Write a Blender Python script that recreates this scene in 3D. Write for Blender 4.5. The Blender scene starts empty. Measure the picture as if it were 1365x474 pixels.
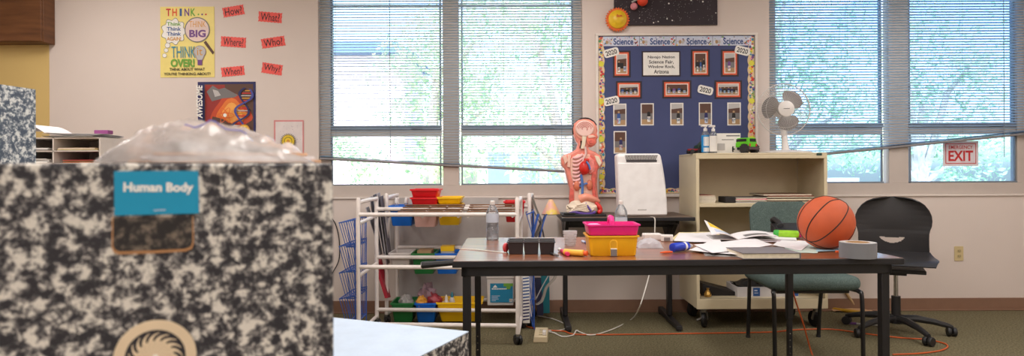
import bpy, math, random
from mathutils import Matrix, Vector, noise
R = math.radians
random.seed(7)
C = bpy.context.scene.collection
# ---------------------------------------------------------------- camera model (1365x474 frame)
FOC, CX, CY, H, ROLL = 850.0, 690.0, 230.0, 1.09, 0.0048

def ray(x, y):
    dx, dy = x - CX, y - CY
    return ((dx - ROLL * dy) / FOC, -(dy + ROLL * dx) / FOC)

def P(x, y, Z):
    a, b = ray(x, y)
    return Vector((a * Z, Z, H + b * Z))

def PZ(x, y, z):                     # point of the level z seen at (x, y)
    a, b = ray(x, y)
    Z = (z - H) / b
    return Vector((a * Z, Z, z))

def srgb(c):
    f = lambda v: v / 12.92 if v <= .04045 else ((v + .055) / 1.055) ** 2.4
    return tuple(f(v / 255.0) for v in c) + (1.0,)

# ---------------------------------------------------------------- materials
_mats = {}
def M(name, rgb=(200, 200, 200), rough=.5, metal=0.0, var=.06, scale=14.0, bump=0.0, bscale=None, spec=.5, alpha=1.0, sub=0.0, coat=0.0):
    if name in _mats:
        return _mats[name]
    m = bpy.data.materials.new(name); _mats[name] = m
    m.use_nodes = True
    nt = m.node_tree; b = nt.nodes['Principled BSDF']
    tc = nt.nodes.new('ShaderNodeTexCoord')
    nz = nt.nodes.new('ShaderNodeTexNoise'); nz.inputs['Scale'].default_value = scale; nz.inputs['Detail'].default_value = 3
    nt.links.new(tc.outputs['Object'], nz.inputs['Vector'])
    cr = nt.nodes.new('ShaderNodeValToRGB')
    c = srgb(rgb)
    cr.color_ramp.elements[0].position = .3; cr.color_ramp.elements[1].position = .7
    cr.color_ramp.elements[0].color = tuple(v * (1 - var) for v in c[:3]) + (1,)
    cr.color_ramp.elements[1].color = tuple(min(1, v * (1 + var)) for v in c[:3]) + (1,)
    nt.links.new(nz.outputs['Fac'], cr.inputs['Fac'])
    nt.links.new(cr.outputs['Color'], b.inputs['Base Color'])
    b.inputs['Roughness'].default_value = rough
    b.inputs['Metallic'].default_value = metal
    b.inputs['Specular IOR Level'].default_value = spec
    b.inputs['Coat Weight'].default_value = coat
    b.inputs['Alpha'].default_value = alpha
    if bump:
        n2 = nt.nodes.new('ShaderNodeTexNoise'); n2.inputs['Scale'].default_value = bscale or scale * 6; n2.inputs['Detail'].default_value = 4
        nt.links.new(tc.outputs['Object'], n2.inputs['Vector'])
        bp = nt.nodes.new('ShaderNodeBump'); bp.inputs['Strength'].default_value = bump; bp.inputs['Distance'].default_value = .01
        nt.links.new(n2.outputs['Fac'], bp.inputs['Height']); nt.links.new(bp.outputs['Normal'], b.inputs['Normal'])
    return m

def ramp_mat(name, stops, scale, rough=.6, detail=3, stretch=(1, 1, 1), rot=(0, 0, 0), distort=0.0, bump=0.0, spec=.5, coat=0.0, nrough=.5):
    m = bpy.data.materials.new(name); _mats[name] = m; m.use_nodes = True
    nt = m.node_tree; b = nt.nodes['Principled BSDF']
    tc = nt.nodes.new('ShaderNodeTexCoord'); mp = nt.nodes.new('ShaderNodeMapping')
    mp.inputs['Scale'].default_value = stretch; mp.inputs['Rotation'].default_value = rot
    nz = nt.nodes.new('ShaderNodeTexNoise'); nz.inputs['Scale'].default_value = scale; nz.inputs['Detail'].default_value = detail
    nz.inputs['Distortion'].default_value = distort; nz.inputs['Roughness'].default_value = nrough
    nt.links.new(tc.outputs['Object'], mp.inputs['Vector']); nt.links.new(mp.outputs['Vector'], nz.inputs['Vector'])
    cr = nt.nodes.new('ShaderNodeValToRGB')
    e = cr.color_ramp.elements
    while len(e) < len(stops): e.new(.5)
    for k, (p, c) in enumerate(stops):
        e[k].position = p; e[k].color = srgb(c)
    nt.links.new(nz.outputs['Fac'], cr.inputs['Fac']); nt.links.new(cr.outputs['Color'], b.inputs['Base Color'])
    b.inputs['Roughness'].default_value = rough; b.inputs['Specular IOR Level'].default_value = spec; b.inputs['Coat Weight'].default_value = coat
    b.inputs['Coat Roughness'].default_value = .26; b.inputs['Coat IOR'].default_value = 1.65
    if bump:
        bp = nt.nodes.new('ShaderNodeBump'); bp.inputs['Strength'].default_value = bump; bp.inputs['Distance'].default_value = .01
        nt.links.new(nz.outputs['Fac'], bp.inputs['Height']); nt.links.new(bp.outputs['Normal'], b.inputs['Normal'])
    return m

def clear_mat(name, tint=(255, 255, 255), amount=.8, rough=.05, white=0.0, whitecol=(235, 232, 230)):
    """thin clear plastic or glass: transparent + gloss by fresnel, with a share of milky white"""
    m = bpy.data.materials.new(name); _mats[name] = m; m.use_nodes = True
    nt = m.node_tree; nt.nodes.clear()
    out = nt.nodes.new('ShaderNodeOutputMaterial')
    tr = nt.nodes.new('ShaderNodeBsdfTransparent'); tr.inputs['Color'].default_value = srgb(tint)
    gl = nt.nodes.new('ShaderNodeBsdfGlossy'); gl.inputs['Roughness'].default_value = rough
    fr = nt.nodes.new('ShaderNodeFresnel'); fr.inputs['IOR'].default_value = 1.45
    mx = nt.nodes.new('ShaderNodeMixShader')
    nt.links.new(fr.outputs['Fac'], mx.inputs['Fac']); nt.links.new(tr.outputs[0], mx.inputs[1]); nt.links.new(gl.outputs[0], mx.inputs[2])
    last = mx
    if white:
        tc = nt.nodes.new('ShaderNodeTexCoord')
        nz = nt.nodes.new('ShaderNodeTexNoise'); nz.inputs['Scale'].default_value = 18; nz.inputs['Detail'].default_value = 4
        nt.links.new(tc.outputs['Object'], nz.inputs['Vector'])
        mr = nt.nodes.new('ShaderNodeMapRange'); mr.inputs['From Min'].default_value = .3; mr.inputs['From Max'].default_value = .7
        mr.inputs['To Min'].default_value = max(0, white - .15); mr.inputs['To Max'].default_value = min(1, white + .15)
        nt.links.new(nz.outputs['Fac'], mr.inputs['Value'])
        df = nt.nodes.new('ShaderNodeBsdfDiffuse'); df.inputs['Color'].default_value = srgb(whitecol)
        tl = nt.nodes.new('ShaderNodeBsdfTranslucent'); tl.inputs['Color'].default_value = srgb(whitecol)
        m1 = nt.nodes.new('ShaderNodeMixShader'); m1.inputs['Fac'].default_value = .4
        nt.links.new(df.outputs[0], m1.inputs[1]); nt.links.new(tl.outputs[0], m1.inputs[2])
        m2 = nt.nodes.new('ShaderNodeMixShader')
        nt.links.new(mr.outputs[0], m2.inputs['Fac']); nt.links.new(mx.outputs[0], m2.inputs[1]); nt.links.new(m1.outputs[0], m2.inputs[2])
        last = m2
    nt.links.new(last.outputs[0], out.inputs['Surface'])
    return m

# ---------------------------------------------------------------- mesh builder
_text_cache = {}
class B:
    def __init__(s, o=None):
        s.v = []; s.f = []; s.k = []; s.m = []; s.T = Matrix.Identity(4)
        if o is not None: s.T = Matrix.Translation(-Vector(o))
    def mi(s, m):
        if m not in s.m: s.m.append(m)
        return s.m.index(m)
    def add(s, vs, fs, m):
        n = len(s.v); i = s.mi(m)
        s.v += [s.T @ Vector(p) for p in vs]
        s.f += [tuple(n + a for a in f) for f in fs]; s.k += [i] * len(fs)
        return s
    def bx(s, x0, x1, y0, y1, z0, z1, m):
        vs = [(x, y, z) for z in (z0, z1) for y in (y0, y1) for x in (x0, x1)]
        return s.add(vs, [(0, 2, 3, 1), (4, 5, 7, 6), (0, 1, 5, 4), (2, 6, 7, 3), (0, 4, 6, 2), (1, 3, 7, 5)], m)
    def box(s, c, d, m, rot=(0, 0, 0)):
        from mathutils import Euler
        old = s.T; s.T = old @ Matrix.Translation(Vector(c)) @ Euler(rot).to_matrix().to_4x4()
        s.bx(-d[0] / 2, d[0] / 2, -d[1] / 2, d[1] / 2, -d[2] / 2, d[2] / 2, m); s.T = old
        return s
    def hexa(s, bot, top, m):
        return s.add(list(bot) + list(top), [(3, 2, 1, 0), (4, 5, 6, 7), (0, 1, 5, 4), (1, 2, 6, 5), (2, 3, 7, 6), (3, 0, 4, 7)], m)
    def tube(s, pts, r, m, n=8, closed=False):
        pts = [Vector(p) for p in pts]; L = len(pts)
        rs = r if isinstance(r, (list, tuple)) else [r] * L
        vs = []; prev = None
        for i in range(L):
            if closed: t = pts[(i + 1) % L] - pts[i - 1]
            else: t = pts[min(i + 1, L - 1)] - pts[max(i - 1, 0)]
            t.normalize()
            if prev is None:
                u = t.orthogonal().normalized()
                if abs(t.z) < .9: u = Vector((0, 0, 1)) - t * t.z; u.normalize()
            else:
                u = prev - t * prev.dot(t); u.normalize()
            prev = u; w = t.cross(u)
            for k in range(n):
                a = 2 * math.pi * (k + .5) / n
                vs.append(pts[i] + (u * math.cos(a) + w * math.sin(a)) * rs[i])
        fs = []
        for i in range(L if closed else L - 1):
            j = (i + 1) % L
            for k in range(n):
                fs.append((i * n + k, i * n + (k + 1) % n, j * n + (k + 1) % n, j * n + k))
        if not closed:
            fs.append(tuple(reversed(range(n)))); fs.append(tuple((L - 1) * n + k for k in range(n)))
        return s.add(vs, fs, m)
    def cyl(s, p0, p1, r, m, r1=None, n=16):
        return s.tube([p0, p1], [r, r if r1 is None else r1], m, n)
    def lathe(s, prof, c, m, n=24, axis=(0, 0, 1), cap=True):
        q = Vector((0, 0, 1)).rotation_difference(Vector(axis).normalized()).to_matrix()
        c = Vector(c); vs = []
        for r, z in prof:
            for k in range(n):
                a = 2 * math.pi * k / n
                vs.append(c + q @ Vector((r * math.cos(a), r * math.sin(a), z)))
        fs = []
        for i in range(len(prof) - 1):
            for k in range(n):
                fs.append((i * n + k, i * n + (k + 1) % n, (i + 1) * n + (k + 1) % n, (i + 1) * n + k))
        if cap:
            fs.append(tuple(reversed(range(n)))); fs.append(tuple((len(prof) - 1) * n + k for k in range(n)))
        return s.add(vs, fs, m)
    def ball(s, c, r, m, sc=(1, 1, 1), n=20, nz=0.0):
        c = Vector(c); vs = []; fs = []; h = n // 2
        for i in range(h + 1):
            t = math.pi * i / h
            for k in range(n):
                a = 2 * math.pi * k / n
                d = Vector((math.sin(t) * math.cos(a), math.sin(t) * math.sin(a), math.cos(t)))
                q = r * (1 + (nz * noise.noise(d * 2.3 + c * 9) if nz else 0))
                vs.append(c + Vector((d.x * sc[0], d.y * sc[1], d.z * sc[2])) * q)
        for i in range(h):
            for k in range(n):
                fs.append((i * n + k, (i + 1) * n + k, (i + 1) * n + (k + 1) % n, i * n + (k + 1) % n))
        return s.add(vs, fs, m)
    def prism(s, poly, y0, y1, m):
        """outline in (x, z) extruded along y"""
        n = len(poly)
        vs = [(x, y0, z) for x, z in poly] + [(x, y1, z) for x, z in poly]
        fs = [tuple(range(n)), tuple(reversed(range(n, 2 * n)))] + [(i, i + n, (i + 1) % n + n, (i + 1) % n) for i in range(n)]
        return s.add(vs, fs, m)
    def slab(s, poly, z0, z1, m):
        """outline in (x, y) extruded along z"""
        n = len(poly)
        vs = [(x, y, z0) for x, y in poly] + [(x, y, z1) for x, y in poly]
        fs = [tuple(reversed(range(n))), tuple(range(n, 2 * n))] + [(i, (i + 1) % n, (i + 1) % n + n, i + n) for i in range(n)]
        return s.add(vs, fs, m)
    def face(s, poly, y, m):
        return s.add([(x, y, z) for x, z in poly], [tuple(range(len(poly)))], m)
    def grid(s, fn, nu, nv, m, wrap=False):
        vs = [fn(i / (nu - 1), j / (nv - 1)) for i in range(nu) for j in range(nv)]
        fs = [(i * nv + j, (i + 1) * nv + j, (i + 1) * nv + j + 1, i * nv + j + 1) for i in range(nu - 1) for j in range(nv - 1)]
        return s.add(vs, fs, m)
    def shell(s, fn, nu, nv, th, m, inner=None):
        """a thick sheet: grid fn offset by th along its normals"""
        g = [[Vector(fn(i / (nu - 1), j / (nv - 1))) for j in range(nv)] for i in range(nu)]
        nr = [[None] * nv for _ in range(nu)]
        for i in range(nu):
            for j in range(nv):
                a = g[min(i + 1, nu - 1)][j] - g[max(i - 1, 0)][j]; b = g[i][min(j + 1, nv - 1)] - g[i][max(j - 1, 0)]
                nr[i][j] = a.cross(b).normalized()
        vs = [g[i][j] for i in range(nu) for j in range(nv)] + [g[i][j] - nr[i][j] * th for i in range(nu) for j in range(nv)]
        o = nu * nv; ix = lambda i, j: i * nv + j; fs = []
        for i in range(nu - 1):
            for j in range(nv - 1):
                q = (ix(i, j), ix(i + 1, j), ix(i + 1, j + 1), ix(i, j + 1))
                fs.append(q); fs.append(tuple(o + k for k in reversed(q)))
        ed = [ix(i, 0) for i in range(nu)] + [ix(nu - 1, j) for j in range(1, nv)] + [ix(i, nv - 1) for i in range(nu - 2, -1, -1)] + [ix(0, j) for j in range(nv - 2, 0, -1)]
        for k in range(len(ed)):
            a, b = ed[k], ed[(k + 1) % len(ed)]
            fs.append((b, a, a + o, b + o))
        return s.add(vs, fs, m)
    def text(s, t, cx, cz, w, h, y, m, rot=0.0, bold=0.0, shear=0.0):
        """flat letters facing -y, fitted into w x h around (cx, cz)"""
        key = (t, bold, shear)
        if key not in _text_cache:
            cu = bpy.data.curves.new('lettering', 'FONT'); cu.body = t; cu.offset = bold; cu.shear = shear; cu.resolution_u = 3
            ob = bpy.data.objects.new('lettering', cu); me = ob.to_mesh()
            _text_cache[key] = ([v.co.copy() for v in me.vertices], [tuple(p.vertices) for p in me.polygons])
            ob.to_mesh_clear(); bpy.data.objects.remove(ob); bpy.data.curves.remove(cu)
        vs, fs = _text_cache[key]
        if not vs: return s
        x0 = min(v.x for v in vs); x1 = max(v.x for v in vs); y0 = min(v.y for v in vs); y1 = max(v.y for v in vs)
        ca, sa = math.cos(rot), math.sin(rot); out = []
        for v in vs:
            a = ((v.x - x0) / (x1 - x0) - .5) * w; b = ((v.y - y0) / (y1 - y0) - .5) * h
            out.append((cx + a * ca - b * sa, y, cz + a * sa + b * ca))
        return s.add(out, fs, m)
    def obj(s, name, parent=None, bev=0.0, seg=2, ang=35, loc=None, rz=0.0, sub=0):
        me = bpy.data.meshes.new(name)
        me.from_pydata([tuple(p) for p in s.v], [], s.f)
        for m in s.m: me.materials.append(m)
        me.polygons.foreach_set('material_index', s.k)
        me.polygons.foreach_set('use_smooth', [True] * len(s.f))
        me.update()
        me.set_sharp_from_angle(angle=R(ang))
        o = bpy.data.objects.new(name, me); C.objects.link(o)
        if parent is not None: o.parent = parent
        if loc is not None: o.location = loc
        o.rotation_euler.z = rz
        if bev:
            b = o.modifiers.new('bevel', 'BEVEL'); b.width = bev; b.segments = seg; b.limit_method = 'ANGLE'; b.angle_limit = R(50); b.harden_normals = False
        if sub:
            q = o.modifiers.new('sub', 'SUBSURF'); q.levels = sub; q.render_levels = sub
        return o

def tag(o, label=None, cat=None, group=None, kind=None):
    if label: o['label'] = label
    if cat: o['category'] = cat
    if group: o['group'] = group
    if kind: o['kind'] = kind
    return o

def thing(name, label, cat, loc, rz=0.0, group=None):
    o = bpy.data.objects.new(name, None); C.objects.link(o)
    o.empty_display_size = .05; o.location = loc; o.rotation_euler.z = rz
    return tag(o, label, cat, group)

def struct(o):
    o['kind'] = 'structure'; return o

def arc(cx, cz, r, a0, a1, n=16, rz=None):
    rz = r if rz is None else rz
    return [(cx + r * math.cos(R(a0 + (a1 - a0) * i / n)), cz + rz * math.sin(R(a0 + (a1 - a0) * i / n))) for i in range(n + 1)]
def disc(cx, cz, r, n=20, rz=None): return arc(cx, cz, r, 0, 360, n, rz)[:-1]
def rect(x0, z0, x1, z1): return [(x0, z0), (x1, z0), (x1, z1), (x0, z1)]
def rrect(x0, z0, x1, z1, r, n=5):
    return arc(x1 - r, z0 + r, r, -90, 0, n) + arc(x1 - r, z1 - r, r, 0, 90, n) + arc(x0 + r, z1 - r, r, 90, 180, n) + arc(x0 + r, z0 + r, r, 180, 270, n)
def spline(pts, n=8):
    pts = [Vector(p) for p in pts]; out = []
    for i in range(len(pts) - 1):
        p0 = pts[max(i - 1, 0)]; p1 = pts[i]; p2 = pts[i + 1]; p3 = pts[min(i + 2, len(pts) - 1)]
        for k in range(n):
            t = k / n
            out.append(.5 * ((2 * p1) + (p2 - p0) * t + (2 * p0 - 5 * p1 + 4 * p2 - p3) * t * t + (3 * p1 - p0 - 3 * p2 + p3) * t ** 3))
    out.append(pts[-1]); return out

# shared materials
black_steel = M('black_steel', (26, 25, 28), .42, .0, spec=.5)
black_plastic = M('black_plastic', (34, 33, 35), .5)
chrome = M('chrome', (190, 190, 192), .25, 1.0)
white_paint = M('white_paint', (240, 230, 225), .4)
white_plastic = M('white_plastic', (232, 226, 222), .35)
paper = M('paper', (232, 228, 230), .7, var=.03)
cream = M('cream_enamel', (219, 204, 172), .42, var=.02)
orange_cord = M('orange_rubber', (205, 92, 40), .5)
white_cord = M('white_rubber', (226, 220, 212), .5)
K = lambda n, c, **k: M('print_' + n, c, k.pop('rough', .6), var=.04, **k)
k_black = K('black', (28, 24, 26)); k_white = K('white', (238, 234, 228)); k_red = K('red', (205, 50, 50)); k_orange = K('orange', (228, 96, 44))
k_yellow = K('yellow', (240, 205, 50)); k_green = K('green', (110, 165, 60)); k_blue = K('blue', (50, 85, 150)); k_purple = K('purple', (115, 70, 135))
k_navy = K('navy', (38, 38, 92)); k_tan = K('tan', (176, 142, 104)); k_brown = K('brown', (92, 62, 50)); k_grey = K('grey', (120, 116, 116)); k_pink = K('pink', (236, 150, 160))
k_teal = K('teal', (60, 140, 165)); k_paleblue = K('pale_blue', (196, 206, 228)); k_gold = K('gold', (214, 150, 50)); k_lightgrey = K('light_grey', (190, 186, 184))
# ================================================================ ROOM SHELL
WY = 4.98                                             # inner face of the window wall
wall_m = M('wall_paint', (222, 208, 200), .75, var=.015, scale=3, bump=.05, bscale=160)
yellow_m = M('yellow_paint', (216, 186, 120), .75, var=.02, scale=3)
ceil_m = M('ceiling_tile', (225, 222, 215), .9)
carpet = ramp_mat('carpet', [(.3, (84, 77, 58)), (.5, (112, 104, 80)), (.7, (138, 129, 102))], 95, .95, 5, bump=.5, spec=.1)
base_m = M('vinyl_base', (138, 104, 84), .5, var=.05)
alu = M('window_frame_paint', (196, 184, 176), .5, var=.02)
alu_grey = M('aluminium', (128, 138, 150), .4, .3)
X0, X1, YB = -5.2, 4.6, -2.2
CEIL = 2.78
w1a, w1b, w2a, w2b = (425 - CX) / 170.6, (777 - CX) / 170.6, (1026 - CX) / 170.6, (1372 - CX) / 170.6
SILL, HEAD = .91, 2.66
b = B(); t = WY + .16
b.bx(X0, X1, WY, t, 0, SILL, wall_m); b.bx(X0, X1, WY, t, HEAD, CEIL, wall_m)
b.bx(X0, w1a, WY, t, SILL, HEAD, wall_m); b.bx(w1b, w2a, WY, t, SILL, HEAD, wall_m); b.bx(w2b, X1, WY, t, SILL, HEAD, wall_m)
struct(b.obj('wall_back'))
struct(B().bx(X0 - .15, X0, YB, t, 0, CEIL, wall_m).obj('wall_left'))
struct(B().bx(X1, X1 + .15, YB, t, 0, CEIL, wall_m).obj('wall_right'))
struct(B().bx(X0, X1, YB - .15, YB, 0, CEIL, wall_m).obj('wall_front'))
struct(B().bx(X0 - .15, X1 + .15, YB - .15, t, -.12, 0, carpet).obj('floor'))
struct(B().bx(X0 - .15, X1 + .15, YB - .15, t, CEIL, CEIL + .15, ceil_m).obj('ceiling'))
# yellow painted stretch of wall at the far left
struct(B().bx(X0 + .001, P(66, 130, WY).x, WY - .004, WY - .0005, .1, CEIL - .001, yellow_m).obj('trim_1'))
bb = B(); bb.prism([(0, 0), (0, 0), (0, 0)], 0, 0, base_m) if False else None
bb.bx(X0, X1, WY - .008, WY - .0005, .0, .098, base_m); bb.bx(X0, X1, WY - .02, WY - .008, 0, .012, base_m)
struct(bb.obj('baseboard_back', bev=.003))
# ledge under the windows
lm = M('ledge_paint', (226, 214, 206), .5, var=.01)
struct(B().bx(w1a - 2.0, X1, WY - .012, WY - .0005, SILL - .018, SILL, lm).obj('trim_2', bev=.002))

glass = clear_mat('window_glass', (247, 251, 253), rough=.02)
YF = WY + .045
def window(n, xa, xb, mull, glassx, gmat=None):
    """frame with a fixed upper light and a low hopper light on each side of the mullion"""
    f = B(); y0, y1 = YF, YF + .07
    zs = P(0 + CX, 246, YF + .03).z
    ztop = HEAD - .05
    zr0, zr1 = P(CX, 180, YF).z, P(CX, 166, YF).z
    f.bx(xa, xb, y0 - .03, y1, SILL + .0005, zs, alu)
    f.bx(xa, xb, y0, y1, ztop, HEAD - .0005, alu)
    f.bx(xa + .0005, glassx[0], y0, y1, zs, ztop, alu); f.bx(glassx[-1], xb - .0005, y0, y1, zs, ztop, alu)
    f.bx(mull[0], mull[1], y0 - .012, y1, zs, ztop, alu)
    for k in range(0, len(glassx), 2):
        a, c = glassx[k], glassx[k + 1]
        f.bx(a, c, y0 + .012, y1, zr0, zr1, alu)
        f.bx(a, c, y0 + .004, y0 + .03, zr0 + .045, zr1 - .008, alu_grey)
        f.bx(a, a + .012, y0 + .02, y1 - .01, zr1, ztop, alu_grey); f.bx(c - .012, c, y0 + .02, y1 - .01, zr1, ztop, alu_grey)
        f.bx(a, c, y0 + .02, y1 - .01, ztop - .012, ztop, alu_grey)
        f.bx(a, c, y0 - .004, y0 + .03, zs, zs + .012, alu_grey)
        f.bx(a, a + .01, y0 + .01, y0 + .03, zs, zr0, alu_grey); f.bx(c - .01, c, y0 + .01, y0 + .03, zs, zr0, alu_grey)
        f.bx((a + c) / 2 + .2, (a + c) / 2 + .29, y0 - .004, y0 + .012, zr0 + .05, zr0 + .062, black_plastic)
    o = struct(f.obj('window_%d' % n, bev=.002))
    for k in range(0, len(glassx), 2):
        g = B().bx(glassx[k], glassx[k + 1], YF + .036, YF + .040, zs, ztop, gmat or glass).obj('window_pane', o)
    return o
px = lambda x: (x - CX) / FOC * YF
win1 = window(1, w1a, w1b, (px(591), px(612)), [px(441), px(588), px(615), px(765)])
win2 = window(2, w2a, w2b, (px(1184), px(1210)), [px(1034), px(1178), px(1214), px(1356)], clear_mat('window_glass_daylit', (214, 232, 249), rough=.02))  # pane tint carries the blue cast of the daylight

# ---------------------------------------------------------------- mini blinds
def glow_slat(name, c, f):
    m = M(name, c, .4, var=.01); nt = m.node_tree; p = nt.nodes['Principled BSDF']; out = nt.nodes['Material Output']
    tl = nt.nodes.new('ShaderNodeBsdfTranslucent'); tl.inputs['Color'].default_value = srgb(c); mx = nt.nodes.new('ShaderNodeMixShader'); mx.inputs['Fac'].default_value = f
    nt.links.new(p.outputs[0], mx.inputs[1]); nt.links.new(tl.outputs[0], mx.inputs[2]); nt.links.new(mx.outputs[0], out.inputs['Surface'])
    return m
slat_m = glow_slat('blind_slat', (214, 230, 242), .45)  # bluish: daylight coming through the slats is put into their colour
slat_b = glow_slat('blind_slat_daylit', (206, 227, 245), .5)  # blue of the sky light mixed into this slat colour
rail_m = M('blind_rail', (142, 138, 140), .45)
cord_m = M('blind_cord', (130, 140, 150), .6)
def blind(label, xa, xb, zl, zr, tilt, cords, wand, sm, rail_tilt=None):
    """zl, zr: height of the bottom rail at its two ends; slats bunch up where the rail is pulled high"""
    y = WY + .012; pitch = .0212; top = HEAD - .055
    o = thing('window_blind', label, 'blind', (0, y, top), 0)
    s = B((0, y, top)); hw = .0125
    n = int((top - min(zl, zr)) / pitch)
    for i in range(n):
        z = top - .02 - i * pitch
        vs = []; fs = []; NS = 15
        for q_ in range(NS):
            u = q_ / (NS - 1); x = xa + (xb - xa) * u; low = zl + (zr - zl) * u + .010 + (n - i) * .0013
            zz = max(z, low); tt = tilt if z > low else tilt * .2
            ca, sa = math.cos(tt) * hw, math.sin(tt) * hw
            vs += [(x, y - ca, zz - sa), (x, y, zz + .0016), (x, y + ca, zz + sa)]
            if q_: k = 3 * q_; fs += [(k - 3, k - 2, k + 1, k), (k - 2, k - 1, k + 2, k + 1)]
        s.add(vs, fs, sm)
    s.obj('slats', o, ang=80)
    B((0, y, top)).tube([(xa, y, zl), (xb, y, zr)], .0105, rail_m, 8).obj('bottom_rail', o)
    B((0, y, top)).bx(xa, xb, y - .014, y + .014, top - .002, top + .026, sm).obj('head_rail', o, bev=.003)
    for x in cords:
        zz = zl + (zr - zl) * (x - xa) / (xb - xa)
        for dy in (-.0135, .0135):
            B((0, y, top)).tube([(x, y + dy, top), (x, y + dy, zz)], .0009, cord_m, 4).obj('ladder_cord', o)
    B((0, y, top)).tube([(wand, y - .022, top), (wand + .002, y - .02, P(CX, 212, y).z)], .0026, cord_m, 6).obj('tilt_wand', o)
    return o
YL = WY + .012; q = lambda x: (x - CX) / FOC * YL
hz0, hz1 = P(CX, 8.5, YF).z, P(CX, 5.5, YF).z
B().bx(px(437), px(591), YF + .004, YF + .03, hz0, hz1, alu_grey).obj('window_frame', win1); B().bx(px(612), px(768), YF + .004, YF + .03, hz0, hz1, alu_grey).obj('window_frame', win1)
blind('open white mini blind at the window above the white cart, bottom rail sagging slightly right', w1a + .006, w1b - .008,
      P(427, 211, YL).z, P(776, 229.5, YL).z, R(-9), [q(448), q(672), q(749)], q(521), slat_m)
blind('half closed mini blind coloured by blue daylight above the EXIT sign, bottom rail slanting up', w2a + .006, w2b - .008,
      P(1027, 212.5, YL).z, P(1370, 178, YL).z, R(-17), [q(1053), q(1129), q(1282)], q(1336), slat_b)

# exit sign stuck on the inside of the lower right pane
def flat(name, x0, y0, x1, y1, Y, th=.002, rot=0.0):
    """a thin sheet hung at depth Y; coordinates are frame pixels turned into metres at that depth"""
    c = P((x0 + x1) / 2, (y0 + y1) / 2, Y)
    s = FOC / Y
    b = B(); b.s = s; b.cx = (x0 + x1) / 2; b.cy = (y0 + y1) / 2; b.c = c; b.lay = -th; b.rot = rot; b.name = name
    b.w = (x1 - x0) / s; b.h = (y1 - y0) / s; b.th = th
    b.p = lambda pts: [((x - b.cx) / s, -(y - b.cy) / s) for x, y in pts]
    def put(poly, m):
        b.lay -= .00025; b.face(b.p(poly), b.lay, m); return b
    def word(t, x, y, w, h, m, rotd=0, bold=.0, shear=0.0):
        b.lay -= .0001; b.text(t, (x - b.cx) / s, -(y - b.cy) / s, w / s, h / s, b.lay, m, R(rotd), bold, shear); return b
    b.put = put; b.word = word
    b.back = lambda m: b.bx(-b.w / 2, b.w / 2, -th, 0, -b.h / 2, b.h / 2, m)
    def done(label=None, cat=None, group=None, parent=None, nm=None):
        o = b.obj(nm or name, parent)
        if parent is None:
            o.location = c
        else:
            o.location = c - parent.location
        o.rotation_euler.y = -R(rot)
        if label: tag(o, label, cat, group)
        return o
    b.done = done
    return b
wy = WY - .001
e = flat('exit_sign', 1257, 188, 1304, 221, YF + .03, .0015)
sign_w = M('sign_white', (226, 214, 220), .5); sign_r = M('sign_red', (196, 40, 44), .5)
e.back(sign_w)
for a, c_ in ((3, sign_r), (4, sign_w)):
    e.put([(1257 + a, 188 + a), (1304 - a, 188 + a), (1304 - a, 221 - a), (1257 + a, 221 - a)], c_)
e.word('EMERGENCY', 1280.5, 196, 32, 5, sign_r, bold=.02).word('EXIT', 1280.5, 207.5, 33, 14, sign_r, bold=.03)
e.done('white sign with red EMERGENCY EXIT lettering on the right window pane', 'sign')

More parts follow.
